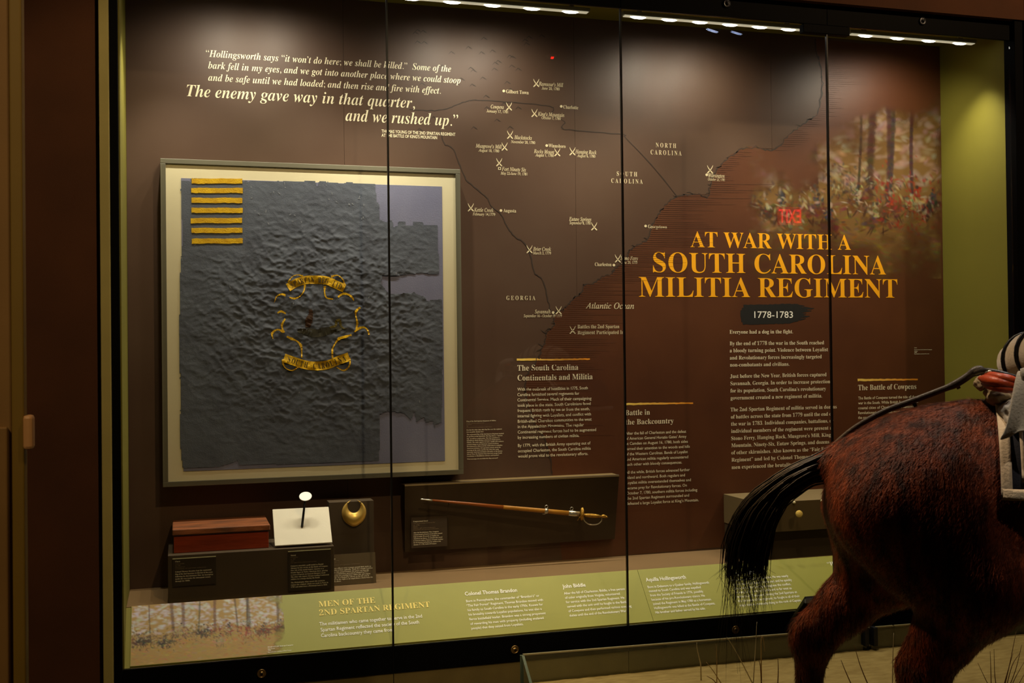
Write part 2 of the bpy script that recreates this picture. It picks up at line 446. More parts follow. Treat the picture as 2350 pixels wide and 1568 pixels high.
   ('he went as far south as Florida and as far west as', 322, 862, 1845), ('modern-day Tennessee. Joining the 2nd Spartans at', 370, 975, 1990),
   ('the formation of the regiment, he fought in all of their', 405, 1090, 2065), ('major battles, eventually rising to the rank of Captain.', 450, 1205, 2115)]),
 ('rail_quotation', 'rail2', 'bolditalic', 'white', 9.5, (1780, 1200, .2426), [('“We c', 498, 413, 625), ('left', 552, 490, 622), ('pa', 582, 562, 640)]),
 ('rail_caption', 'rail', 'serif', 'white', 2.8, (580, 1440, .1617), [('Detail of Cold Steel at Cowpens', 212, 292, 575)]),
 ('rail_caption', 'rail', 'sans', 'white', 2.4, (580, 1440, .1617), [('Don Troiani', 215, 318, 315), ('2006', 216, 338, 260), ('Reproduction courtesy of Don Troiani', 217, 364, 550)]),
]
# battle and town names on the map: (text, x0, baseline, x1, date, x0, baseline, x1)
BATTLES = [
 ('Ramsour’s Mill', 1236.2, 196.4, 1292.3, 'June 20, 1780', 1243, 205.4, 1284, (1230.5, 190.4)),
 ('Cowpens', 1126.2, 248.8, 1156, 'January 17, 1781', 1116.3, 257.8, 1165.8, (1168, 244.3)),
 ('King’s Mountain', 1234, 265.6, 1294.7, 'October 7, 1780', 1242.8, 273.4, 1286.6, (1226.3, 259.3)),
 ('Blackstocks', 1180, 319.3, 1220.3, 'November 20, 1780', 1172.4, 328.4, 1228, (1170.3, 309.4)),
 ('Musgrove’s Mill', 1091.4, 338.8, 1151.4, 'August 18, 1780', 1097.7, 348, 1145.4, (1157.7, 336.4)),
 ('Rocky Mount', 1225, 351.4, 1272, 'August 1, 1780', 1228, 358.9, 1270.7, (1278.8, 349.3)),
 ('Hanging Rock', 1320, 352.3, 1368.7, 'August 6, 1780', 1323.8, 360.4, 1366, (1313.6, 347.2)),
 ('Fort Ninety Six', 1151.4, 392, 1207, 'May 22-June 19, 1781', 1148.7, 400.8, 1209.8, (1145.4, 372.4)),
 ('Wilmington', 1625.4, 406.7, 1662.6, 'October 23, 1781', 1624.6, 414.6, 1663, (1629.2, 388.7)),
 ('Kettle Creek', 1087.8, 485.8, 1132.5, 'February 14,1779', 1084.5, 494.5, 1136.4, (1080.3, 475.9)),
 ('Eutaw Springs', 1305.8, 506.8, 1356.8, 'September 8, 1781', 1306.7, 514.7, 1355.3, (1363.4, 519.4)),
 ('Brier Creek', 1223.4, 575.7, 1264.4, 'March 3, 1779', 1222.8, 584, 1264.4, (1215, 571.9)),
 ('Stono Ferry', 1423.6, 596.7, 1463.8, 'June 20, 1779', 1425.7, 605.4, 1462.3, (1417.6, 593.4)),
 ('Savannah', 1227.2, 719.6, 1263.2, 'September 16 - October 19 1779', 1201.5, 728.3, 1289.3, (1281.8, 712)),
]
TOWNS = [('Gilbert Town', 1161.3, 213.8, 1213), ('Charlotte', 1292.6, 249.4, 1326.7), ('Winnsboro', 1258.7, 338.2, 1297.7),
         ('Georgetown', 1486.8, 523.9, 1530.4), ('Augusta', 1155, 487.3, 1184.4), ('Charleston', 1364.9, 610.8, 1403.2)]
DOTS = [(1155.9, 209), (1287.8, 244.3), (1254.5, 334.3), (1481.4, 519), (1149.3, 483.4), (1408.6, 608.7), (1621.6, 401.4), (1269.2, 717.6)]
# small captions on plates: style cap, lines laid out on the plate itself (text, u0, u1 as fractions of width, v fraction from the top)
CAPTIONS = {
 'chest': [('Chest', .06, .17, .13, 1), ('South Carolina', .06, .27, .205, 0), ('ca. 1780', .06, .18, .265, 0), ('Wood and iron', .06, .28, .325, 0), ('Courtesy of a private collection', .06, .77, .385, 0),
   ('Colonel Thomas Brandon kept the regimental', .06, .89, .50, 1), ('flag of the 2nd Spartans in this box in the years', .06, .92, .585, 1), ('following the Revolutionary War. An inscription', .06, .93, .67, 1),
   ('inside the case tracks the subsequent owners', .06, .87, .755, 1), ('through the 1800s.', .06, .40, .84, 1)],
 'medal': [('Medal', .06, .18, .12, 1), ('Philadelphia', .06, .23, .165, 0), ('ca. 1839', .06, .17, .21, 0), ('Gold', .06, .13, .255, 0), ('On loan from a historical society', .06, .66, .30, 0),
   ('Congress awarded a gold medal to Daniel', .06, .82, .385, 1), ('Morgan for his service at the Battle of Cowpens.', .06, .93, .44, 1), ('One side of the medal depicts America as a', .06, .83, .495, 1),
   ('female figure in Native American dress, placing', .06, .92, .55, 1), ('a crown of laurels on General Morgan’s head.', .06, .87, .605, 1), ('The other side depicts Morgan leading Continental', .06, .95, .66, 1), ('soldiers in a charge during the Battle.', .06, .74, .715, 1),
   ('The Philadelphia Mint struck this medal to', .06, .85, .80, 1), ('replace the original, which was made in Paris in', .06, .93, .855, 1), ('1789 and stolen from a Pittsburgh bank in 1818.', .06, .91, .91, 1)],
 'gorget': [('Gorget', .03, .14, .16, 1), ('South Carolina', .03, .22, .215, 0), ('ca. 1777', .03, .16, .27, 0), ('Silver', .03, .13, .315, 0), ('Courtesy of a private collection', .03, .66, .36, 0),
   ('Military officers wore a gorget around their necks as', .03, .90, .47, 1), ('a symbol of their authority. Made for a South Carolina', .03, .93, .53, 1), ('officer, this gorget features the great seal that the', .03, .85, .59, 1),
   ('state’s revolutionary government adopted in 1777:', .03, .84, .65, 1), ('a palmetto tree growing from a fallen oak, and a figure', .03, .88, .71, 1), ('of Hope. It is flanked by Liberty on the left and an', .03, .85, .77, 1), ('officer on the right as an angel blows a horn from the', .03, .93, .83, 1), ('clouds above.', .03, .25, .89, 1)],
 'sword': [('Congressional Sword', .06, .46, .15, 1), ('South Carolina Campaign, Revolutionary War', .06, .66, .21, 0), ('ca. 1786', .06, .23, .27, 0), ('Steel', .06, .17, .32, 0), ('Silver, gilt and shagreen', .06, .67, .37, 0), ('Courtesy of a private collection', .06, .76, .42, 0),
   ('After the Revolutionary War, Congress', .06, .76, .52, 1), ('commissioned a French sword maker named', .06, .86, .585, 1), ('Liger to make 15 swords as trophies for', .06, .77, .65, 1), ('American war heroes. It awarded this sword', .06, .86, .715, 1),
   ('to General Andrew Pickens of South Carolina', .06, .88, .78, 1), ('for his bravery in leading the militia at the', .06, .82, .845, 1), ('January 17, 1781, Battle of Cowpens.', .06, .70, .91, 1)],
}
items = {('H', s, 2) for s in WEIGHT}
for nm, pk, st, mk, cap, z, lines in BLOCKS:
    for l in lines: items.add((l[0], st, 6 if cap > 20 else 2))
for b in BATTLES: items |= {(b[0], 'italic', 2), (b[4], 'italic', 2)}
for t in TOWNS: items.add((t[0], 'serif', 2))
for k, L in CAPTIONS.items():
    for t, a, b, c, bold in L: items.add((t, 'serif' if bold else 'sans', 2))
for ch in 'SPARTANEGDOUHCLI': items.add((ch, 'serif', 2))
items.add(('EXIT', 'sansbold', 2))
bake_text({(t, s): (t, s, r) for t, s, r in sorted(items, key=lambda q: q[2])}.values())
for s in WEIGHT: CAP[s] = _TXT[('H', s)][0][:, 1].max()

# ================================================================== ROOM
FLOOR_Z = -0.2
M_brown = mat('brown_wall_paint', (92, 52, 26), 0.85, var=0.25, scale=3, bump=0.1, bscale=250)
M_hall = mat('dark_hall_paint', (40, 30, 24), 0.9, var=0.2, scale=2)
M_floor = mat('olive_brown_carpet', (92, 78, 44), 0.95, var=0.35, scale=30, bump=0.5, bscale=400)
M_olive = mat('olive_trim_paint', (190, 174, 104), 0.6, var=0.12, scale=6, bump=0.05, bscale=300)
def struct(name, *a, **k):
    o = box(name, *a, **k); o['kind'] = 'structure'; return o
struct('floor', -6, 12, -10, -0.66, FLOOR_Z - 0.1, FLOOR_Z, M_floor)
struct('ceiling', -6, 12, -10, 0.3, 5.2, 5.3, M_hall)
struct('wall_rear', -6, 12, -10.1, -10, FLOOR_Z, 5.2, M_hall)
struct('wall_west', -6.1, -6, -10, 0.3, FLOOR_Z, 5.2, M_hall)
struct('wall_east', 12, 12.1, -10, 0.3, FLOOR_Z, 5.2, M_hall)
struct('wall_front_left', -6, -0.334, -0.70, -0.60, FLOOR_Z, 5.2, M_brown)
struct('wall_front_right', 4.706, 12, -0.72, -0.60, FLOOR_Z, 5.2, M_brown)
struct('wall_front_above', -0.334, 4.706, -0.70, -0.60, 3.512, 5.2, M_brown)
struct('trim_1', -0.334, -0.292, -0.735, -0.60, FLOOR_Z, 3.512, M_olive, bevel=0.003)
# partition with a door leaf close to the camera, on the left
pd = empty('door_1', (-0.36, -3.0, FLOOR_Z), None, None, kind='structure')
M_door = mat('brown_door_paint', (132, 96, 46), 0.7, var=0.15, scale=5, bump=0.05, bscale=200)
box('door_leaf', -1.3, -0.392, -3.05, -3.0, FLOOR_Z, 3.6, M_door, pd, bevel=0.004)
box('edge_trim', -0.392, -0.3635, -3.055, -3.0, FLOOR_Z, 3.6, mat('olive_edge', (120, 92, 22), 0.6, var=0.1, scale=6), pd, bevel=0.004)
box('lower_panel', -1.3, -0.400, -3.068, -3.05, FLOOR_Z, 1.455, M_door, pd, bevel=0.004)
box('latch_keeper', -0.366, -0.343, -3.065, -3.02, 1.398, 1.482, mat('tan_latch', (190, 140, 90), 0.45, var=0.1, scale=20), pd, bevel=0.008)

# ================================================================== DISPLAY CASE
GX = [-0.256, 0.981, 2.2055, 3.424, 4.640]
M_black = mat('black_glass_band', (10, 10, 11), 0.6, var=0.2, scale=5, spec=.05)
M_joint = mat('black_silicone', (10, 10, 10), 0.4, var=0.1, scale=20)
M_green = mat('olive_green_lining', (122, 114, 34), 0.7, var=0.06, scale=4, bump=0.04, bscale=400)
M_tan = mat('taupe_deck_laminate', (118, 92, 58), 0.6, var=0.1, scale=5, bump=0.03, bscale=300)
M_kick = mat('brown_kick_panel', (116, 100, 56), 0.7, var=0.2, scale=8, bump=0.1, bscale=200)
case = empty('display_case', (2.2, -0.33, FLOOR_Z), 'wall-sized glass display case with black bands and olive lining', 'display case')
GLASS = glass_mat('case_glass', 0.022)
for i in range(4):
    box('glass_pane', GX[i] + 0.004, GX[i + 1] - 0.004, -0.655, -0.645, 0.21, 3.40, GLASS, case)
    box('lower_band', GX[i] + 0.002, GX[i + 1] - 0.002, -0.66, -0.64, 0.079, 0.207, M_black, case)
    box('kick_panel', GX[i] + 0.002, GX[i + 1] - 0.002, -0.655, -0.63, FLOOR_Z, 0.077, M_kick, case)
    box('upper_band', GX[i] + 0.002, GX[i + 1] - 0.002, -0.66, -0.64, 3.402, 3.512, M_black, case)
for i in (1, 2, 3):
    box('glass_joint', GX[i] - 0.0042, GX[i] + 0.0042, -0.657, -0.643, 0.079, 3.402, M_joint, case)
box('hinge_block', 3.275, 3.565, -0.662, -0.62, 3.352, 3.40, M_black, case, bevel=0.003)
box('side_frame', -0.292, -0.256, -0.69, -0.60, FLOOR_Z, 3.512, M_black, case, bevel=0.003)
box('side_frame', 4.640, 4.706, -0.69, -0.60, FLOOR_Z, 3.512, M_black, case, bevel=0.003)
box('side_lining', -0.275, -0.25, -0.64, 0.0, FLOOR_Z, 3.544, M_green, case)
box('side_lining', 4.663, 4.69, -0.64, 0.0, FLOOR_Z, 3.544, M_green, case)
box('top_lining', -0.25, 4.663, -0.64, 0.0, 3.544, 3.58, M_green, case)
box('top_fascia', -0.25, 4.663, -0.638, -0.62, 3.41, 3.544, M_green, case)
box('deck', -0.249, 4.662, -0.4195, 0.0, 0.41, 0.4395, M_tan, case)
M_brass = mat('brass_lock_face', (176, 146, 92), 0.3, 0.9, var=0.15, scale=40)
M_dark = mat('dark_keyway', (12, 10, 8), 0.5, var=0.1, scale=20)
for (lx, lz, chrome) in ((0.356, .137, 0), (1.591, .141, 0), (2.813, .140, 0), (4.036, .141, 0), (0.356, 3.470, 1), (1.591, 3.470, 1), (2.812, 3.470, 1), (4.036, 3.468, 1)):
    mm = mat('chrome_lock_face', (90, 90, 95), 0.3, 0.9, var=0.15, scale=40) if chrome else M_brass
    lk = lathe('lock', [(.0205, 0), (.0215, .004), (.0205, .008), (.0165, .010), (.0155, .008), (.010, .008), (.0095, .011)], (lx, -.660, lz), (0, -1, 0), mm, case)
    lathe('keyway', [(.006, 0), (.006, .001)], (lx, -.6712, lz), (0, -1, 0), M_dark, lk, seg=12)
# light bars at the top, in front of the mural
M_lens = mat('lit_lens', (255, 250, 240), 0.4, emit=(255, 250, 235), estr=14.0)
M_diff = mat('glowing_diffuser', (250, 246, 220), .5, emit=(255, 246, 210), estr=0.35)
M_bar = mat('grey_light_channel', (150, 150, 140), 0.4, 0.3, var=0.1, scale=10)
BARS = [(-0.16, 0.92, 'above the left pane'), (1.036, 2.11, 'above the second pane'), (2.30, 3.40, 'above the third pane'), (3.70, 4.56, 'above the right pane')]
YL, ZL = -0.45, 3.432
for x0, x1, where in BARS:
    lb = empty('light_bar', ((x0 + x1) / 2, YL, ZL), 'slim light bar with bright lenses ' + where + ' of the case', 'light', 'case light bars')
    box('channel', x0, x1, YL - .02, YL + .02, ZL, ZL + .02, M_bar, lb, bevel=.003)
    for hx in (x0 + .1, x1 - .1): box('hanger', hx - .01, hx + .01, YL - .01, YL + .01, ZL + .02, 3.544, M_bar, lb)
    n = max(3, int(round((x1 - x0) / .2)))
    for k in range(n):
        cx = x0 + (k + .5) * (x1 - x0) / n
        ln = lathe('lens', [(.030, 0), (.030, .004), (.022, .009), (.008, .011)], (0, 0, 0), (0, 0, -1), M_lens, lb, seg=20)
        ln.data.transform(Matrix.Translation((cx, YL, ZL - .001)) @ Matrix.Diagonal((1.5, .5, 1, 1)))
    box('diffuser', x0 + .01, x1 - .01, YL - .016, YL + .016, ZL - .004, ZL - .0005, M_diff, lb)
    for k in range(4):
        cx = x0 + (k + .5) * (x1 - x0) / 4; wide = k in (1, 2)
        spot_lamp('case_lamp', (cx, YL, ZL - .03), (cx, 0.0, 2.55) if wide else (cx, YL + .22, 1.0), LED_POWER * (x1 - x0) / 1.08 * (.44 if wide else 1.55), LED_COLOR, 148 if wide else 86, 1.0, .02, lb)

# ================================================================== MURAL
mural = empty('mural_panel', (2.2, 0, 0.439), 'brown printed battle map mural covering the back of the case', 'mural')
WALL = Plane((0, 0, 0), (1, 0, 0), (0, 0, 1))
PRINT = {
 'title': mat('orange_print', (248, 172, 16), 0.5, var=0.04, scale=20), 'cream': mat('cream_print', (238, 226, 190), 0.5, var=0.04, scale=20),
 'white': mat('white_print', (240, 238, 225), 0.5, var=0.04, scale=20), 'map': mat('map_cream_print', (215, 200, 160), 0.5, var=0.04, scale=20),
 'gold': mat('pale_gold_print', (238, 214, 110), 0.5, var=0.04, scale=20), 'dim': mat('dim_print', (130, 112, 85), 0.5, var=0.04, scale=20)}
M_mural = mat('brown_mural_print', (81, 60, 44), 0.5, rgb2=(71, 48, 33), scale=1.6, bump=0.02, bscale=500)
M_sea = mat('russet_sea_print', (88, 48, 21), 0.5, rgb2=(76, 39, 16), scale=2.5)
M_line = mat('dark_map_line', (52, 38, 27), 0.6, var=0.2, scale=20)
M_hatch = mat('sea_hatching_ink', (78, 44, 22), 0.6, var=0.2, scale=20)
seams = [-0.25, 0.862, 2.185, 3.452, 4.663]
for i in range(4):
    box('panel', seams[i] + .0007, seams[i + 1] - .0007, -0.0, 0.02, 0.439, 3.544, M_mural, mural)
box('backing', -0.25, 4.663, 0.02, 0.06, FLOOR_Z, 3.58, M_black, mural)
COAST = [(1868, 92), (1882, 150), (1886, 205), (1876, 258), (1845, 284), (1808, 312), (1775, 345), (1735, 338), (1700, 343), (1668, 365), (1642, 395), (1630, 425), (1623, 452), (1606, 446),
         (1578, 447), (1553, 452), (1528, 470), (1505, 500), (1492, 528), (1486, 548), (1465, 562), (1446, 575), (1440, 592), (1428, 604), (1412, 615), (1404, 628), (1384, 634), (1362, 650), (1341, 652), (1334, 672),
         (1318, 684), (1302, 700), (1290, 712), (1270, 724), (1272, 745), (1256, 762), (1250, 785), (1243, 800), (1232, 830), (1210, 860), (1206, 905), (1222, 960), (1250, 1010), (1268, 1085)]
def rough_line(pts, n, amp, seed):
    P = smooth_path(pts, n); r = np.random.default_rng(seed)
    return P + r.normal(0, amp, P.shape)
sea = list(map(tuple, rough_line(COAST, 160, 1.2, 3))) + [(1276, 1180), (1290, 1286), (1440, 1274), (1800, 1244), (2171, 1212), (2168, 900), (2163, 600), (2157, 110), (1950, 98)]
me_s = mesh('sea_print', WALL.px(sea, .0008), [tuple(range(len(sea)))], M_sea, mural)
mp = []
cl = rough_line(COAST, 320, 1.4, 3)
mp.append(ribbon(WALL, cl, 2.6, .0013, .6))
rng2 = np.random.default_rng(11)
for i in range(6, 300, 5):            # ragged inlets along the coast
    if rng2.random() < .5:
        p = cl[i]; a = rng2.normal(0, .7) + math.pi; L = rng2.uniform(4, 16)
        q = [p, p + [math.cos(a) * L * .5, math.sin(a) * L * .5 + rng2.normal(0, 2)], p + [math.cos(a) * L, math.sin(a) * L]]
        mp.append(ribbon(WALL, q, [2.4, 1.8, .8], .0013))
for pts, wd in (([(940, 252), (1010, 253), (1050, 240), (1075, 232), (1105, 230), (1180, 236), (1265, 245), (1267, 262), (1280, 270), (1296, 281), (1297, 297), (1425, 308), (1432, 313)], 2.0),
                ([(1432, 313), (1480, 362), (1520, 408), (1553, 450)], 1.8),
                ([(1010, 300), (1020, 330), (1040, 342), (1056, 380), (1070, 412), (1100, 440), (1118, 455), (1128, 475), (1150, 492), (1160, 512), (1170, 530), (1184, 545), (1205, 560), (1218, 590), (1226, 625), (1246, 645), (1258, 690), (1264, 716)], 2.2)):
    mp.append(ribbon(WALL, rough_line(pts, 90 if wd > 1.9 else 12, .7 if wd > 1.9 else .1, 5), wd, .0013, .3))
for k in range(46):                    # little mountain marks, top left of the map
    cx, cy = rng2.uniform(950, 1250), rng2.uniform(60, 300)
    if cx > 1190 and cy > 130: continue
    mp.append(ribbon(WALL, [(cx - 7, cy + 3), (cx - 1, cy - 3), (cx + 3, cy), (cx + 8, cy + 3)], [.6, 2, 2.4, .6], .0013))
v, f = join(mp); mesh('map_lines', v, f, M_line, mural)
hp = []
for yy in np.arange(110, 1000, 4.6):   # engraved sea lines running out from the shore
    i = np.argmin(np.abs(cl[:, 1] - yy)); x = cl[i, 0]
    L = 60 + 110 * rng2.random() if yy > 420 else 40 + 70 * rng2.random()
    if 195 < yy < 420: L *= .5
    hp.append(ribbon(WALL, [(x + 3, yy), (x + L * .5, yy + .6), (x + L, yy + .9)], [1.0, .9, .4], .0018))
v, f = join(hp); mesh('sea_hatching', v, f, M_hatch, mural)
def sabre(cx, cy, s=1.0):
    parts = []
    for sg in (-1, 1):
        bl = [(cx + sg * a * s, cy + b * s) for a, b in ((-6.5, -9), (-5, -5), (-2, 0), (2, 4.6))]
        parts.append(ribbon(WALL, bl, [.6, 1.5, 2.0, 2.0], .0018))
        hl = [(cx + sg * a * s, cy + b * s) for a, b in ((2, 4.6), (4.2, 7), (6.4, 9))]
        parts.append(ribbon(WALL, hl, [3.2, 2.6, 2.2], .0018))
    return join(parts)
for b in BATTLES:
    v, f = join([set_line(WALL, b[0], 'italic', b[1], b[2], b[3], 8.6, .0018), set_line(WALL, b[4], 'italic', b[5], b[6], b[7], 6.6, .0018)])
    mesh('battle_name', v, f, PRINT['map'], mural)
    v, f = sabre(*b[8]); mesh('crossed_sabres', v, f, PRINT['map'], mural)
v, f = sabre(1314, 757); mesh('crossed_sabres', v, f, PRINT['map'], mural)
for t in TOWNS:
    v, f = set_line(WALL, t[0], 'serif', t[1], t[2], t[3], 8.0, .0018); mesh('town_name', v, f, PRINT['map'], mural)
for cx, cy in DOTS:
    mesh('town_dot', WALL.px([(cx + 3.1 * math.cos(a), cy + 3.1 * math.sin(a)) for a in np.linspace(0, 2 * math.pi, 14)[:-1]], .0018), [tuple(range(13))[::-1]], PRINT['map'], mural)
mesh('fort_marker', WALL.px([(1143, 383.5), (1149.5, 383.7), (1149.5, 390), (1143, 389.8), (1144.6, 385), (1148, 385.2), (1148, 388.6), (1144.6, 388.4)], .0018),
     [(0, 1, 5, 4), (1, 2, 6, 5), (2, 3, 7, 6), (3, 0, 4, 7)], PRINT['map'], mural)
# brushed bar behind the dates and the three golden brush rules
bp_ = []
for k, (y, xa, xb, wd) in enumerate([(705, 1706, 1846, 9), (711, 1702, 1868, 8), (717, 1699, 1862, 8), (723, 1699, 1850, 8), (729, 1700, 1858, 8), (735, 1701, 1849, 8), (740, 1704, 1832, 9)]):
    xs = np.linspace(xa, xb, 26); t = np.linspace(0, 1, 26)
    bp_.append(ribbon(WALL, np.column_stack([xs, y + RNG.normal(0, .5, 26) - 3 * t]), wd * np.clip((1.03 - t) * 5, .15, 1) * 1.15, .0012 + k * 2e-5, .12))
v, f = join(bp_); mesh('brushed_bar', v, f, mat('black_brush_print', (26, 25, 22), .6, var=.2, scale=30), mural)
M_rule = bpy.data.materials.new('golden_brush_rule'); M_rule.use_nodes = True
_nt = M_rule.node_tree; _at = _nt.nodes.new('ShaderNodeAttribute'); _at.attribute_name = 'tint'
_nt.links.new(_at.outputs['Color'], _nt.nodes['Principled BSDF'].inputs['Base Color'])
for xa, ya, xb, yb in ((1185.8, 825.6, 1353.6, 824.2), (1431.5, 927.8, 1590.5, 925.2), (1968, 872.4, 2106, 871.2)):
    xs = np.linspace(xa, xb, 30); t = np.linspace(0, 1, 30)
    v, f = ribbon(WALL, np.column_stack([xs, ya + (yb - ya) * t + RNG.normal(0, .25, 30)]), 5.2 - 1.8 * t, .0012, .12)
    o = mesh('brush_rule', v, f, M_rule, mural)
    ca = o.data.color_attributes.new('tint', 'FLOAT_COLOR', 'POINT')
    c0, c1 = np.array(lin((240, 205, 95))), np.array(lin((232, 140, 25)))
    for i in range(60):
        tt = t[i % 30] + .25 * math.sin(i * 1.7) * .5; tt = min(1, max(0, tt)); ca.data[i].color = (*(c0 + (c1 - c0) * tt), 1)

# ------------------------------------------------------------------ loosely dabbed woodland picture (generic stand-in print)
def soft_canvas(nx, ny, bg):
    c = np.empty((ny, nx, 3)); c[:] = lin(bg); return c
def dab(c, x, y, a, b, ang, col, op=1.0, soft=.35):
    ny, nx = c.shape[:2]; r = max(a, b) * 1.3
    i0, i1 = max(0, int(y - r)), min(ny, int(y + r) + 2); j0, j1 = max(0, int(x - r)), min(nx, int(x + r) + 2)
    if i0 >= i1 or j0 >= j1: return
    yy, xx = np.mgrid[i0:i1, j0:j1]; dx = xx - x; dy = yy - y
    u = (dx * math.cos(ang) + dy * math.sin(ang)) / a; vv = (-dx * math.sin(ang) + dy * math.cos(ang)) / b
    m = np.clip((1.0 - np.sqrt(u * u + vv * vv)) / soft, 0, 1)[..., None] * op
    c[i0:i1, j0:j1] = c[i0:i1, j0:j1] * (1 - m) + np.array(lin(col)) * m
def picture(name, pl, px0, py0, px1, py1, nx, ny, canvas, alpha, m, parent, off=.0006):
    xs = np.linspace(px0, px1, nx); ys = np.linspace(py0, py1, ny)
    # bilinear map through the four corner points of the printed area on its own plane
    A, B, C_, D = [pl.uv(*q) for q in ((px0, py0), (px1, py0), (px1, py1), (px0, py1))]
    u = np.linspace(0, 1, nx)[None, :, None]; t = np.linspace(0, 1, ny)[:, None, None]
    UV = (A * (1 - u) + B * u) * (1 - t) + (D * (1 - u) + C_ * u) * t
    V = pl.at(UV.reshape(-1, 2), off)
    idx = np.arange(nx * ny).reshape(ny, nx)
    keep = (np.maximum.reduce([alpha[:-1, :-1], alpha[1:, :-1], alpha[:-1, 1:], alpha[1:, 1:]]) > .01)
    Q = np.stack([idx[:-1, :-1], idx[1:, :-1], idx[1:, 1:], idx[:-1, 1:]], -1)[keep]
    me = bpy.data.meshes.new(name); me.from_pydata(V.tolist(), [], Q.tolist()); me.update()
    ca = me.color_attributes.new('print', 'FLOAT_COLOR', 'POINT')
    ca.data.foreach_set('color', np.concatenate([canvas, alpha[..., None]], -1).reshape(-1).astype(np.float32))
    return link(name, me, m, parent)
M_pic = attr_mat('woodland_print', 'print', .5, True)
def woodland(nx, ny, seed, sky, ground, reds, scale):
    r = np.random.default_rng(seed); c = soft_canvas(nx, ny, ground)
    tint = lambda col, sd_: [min(255, max(0, q + r.normal(0, sd_))) for q in col]
    for k in range(500): dab(c, r.uniform(0, nx), r.uniform(0, ny * .5), r.uniform(5, 16) * scale, r.uniform(3, 8) * scale, r.normal(0, .5), tint(sky, 9), .5, .8)
    for k in range(9):                                            # trunks
        x = r.uniform(0, nx); w_ = r.uniform(3, 10) * scale; col = (r.uniform(50, 84), r.uniform(38, 60), r.uniform(26, 42)); h = ny * r.uniform(.5, .62)
        for yy in np.arange(-10, h, 2.5): dab(c, x + math.sin(yy * .02 + k) * 3, yy, w_ * r.uniform(.7, 1.1), 5 * scale, r.normal(0, .2), tint(col, 9), .6, .5)
    for k in range(900):                                          # trampled ground
        dab(c, r.uniform(0, nx), r.uniform(ny * .58, ny), r.uniform(4, 14) * scale, r.uniform(1.2, 4) * scale, r.normal(0, .3), tint(ground, 16), .5, .7)
    pal = [(150, 132, 100), (66, 46, 32), (38, 34, 32), (52, 58, 64), (122, 92, 52), (96, 54, 30), (168, 154, 126), (78, 60, 40)]
    for k in range(10):                                           # a few larger pale and dark bodies with legs
        x = nx * (k + .5 + r.normal(0, .25)) / 10; y = ny * (.60 + r.normal(0, .05)); pale = r.random() < .4
        col = (158, 130, 88) if pale else ((84, 48, 28) if r.random() < .6 else (42, 36, 32))
        for q_ in range(60): dab(c, x + r.normal(0, 13) * scale, y + r.normal(0, 6) * scale, r.uniform(4, 10) * scale, r.uniform(2, 5) * scale, r.normal(0, .6), tint(col, 14), .6, .6)
        for lx in (-13, -7, 8, 14): dab(c, x + lx * scale + r.normal(0, 2), y + 16 * scale, 2 * scale, 11 * scale, r.normal(0, .45), [q * .7 for q in col], .8, .6)
        cc = [(146, 134, 102), (46, 50, 54), (140, 42, 28)][r.integers(3) if x / nx > reds else r.integers(2)]
        for q_ in range(22): dab(c, x + r.normal(0, 3.5) * scale, y - 16 * scale + r.normal(0, 6) * scale, r.uniform(2, 5) * scale, r.uniform(1.5, 3) * scale, r.normal(.8, .7), tint(cc, 12), .7, .6)
        dab(c, x + 1, y - 28 * scale, 4 * scale, 4 * scale, 0, (50, 38, 32), .9, .5)
    for k in range(700):                                         # a press of soldiers and mounts, as loose strokes only
        x = r.uniform(0, nx); y = ny * (.55 + r.normal(0, .085) + .05 * math.sin(x / nx * 9)); col = pal[r.integers(len(pal))]
        if x / nx > reds and r.random() < .40: col = (136, 38, 26)
        dab(c, x, y, r.uniform(3, 9) * scale, r.uniform(1.4, 3.6) * scale, r.normal(1.0, .7), tint(col, 8), .6, .8)
    return c
nx, ny = 300, 270
cv = woodland(nx, ny, 21, (150, 126, 108), (112, 82, 42), .66, .9)
X, Yg = np.meshgrid(np.linspace(0, 1, nx), np.linspace(0, 1, ny))
n1 = fbm(X * 7, Yg * 7, 5)
d = np.minimum.reduce([(X - .02) * 1.0 + .25 * (Yg - .5), (1.03 - X) * 3, (1.02 - Yg) * .9, (Yg - .34 + .42 * np.clip(X - .28, 0, .35) * 2.1) * 1.1])
al = np.clip((d + (n1 - .47) * .55) / .30, 0, 1); al = al * al * (3 - 2 * al)
picture('woodland_picture', WALL, 1690, 215, 2160, 640, nx, ny, cv, al, M_pic, mural, .0014)

def plate_text(pl, key, W, H, m0, m1, parent, name='caption_lettering', cap=.0062):
    """Caption on a plate whose top-left corner is pl.p (ex along the top, ey up)."""
    hi, lo = [], []
    for t, a, b, vf, bold in CAPTIONS[key]:
        st = 'serif' if bold else 'sans'; v, f = _TXT[(t, st)]; x0, x1 = v[:, 0].min(), v[:, 0].max()
        q = np.column_stack([(v[:, 0] - x0) / (x1 - x0) * (b - a) * W + a * W, v[:, 1] * cap * (1 if bold else .8) / CAP[st] - vf * H])
        (hi if bold else lo).append((pl.at(q, .0008), f))
    v, f = join(hi); mesh(name, v, f, m0, parent)
    v, f = join(lo); mesh(name, v, f, m1, parent)

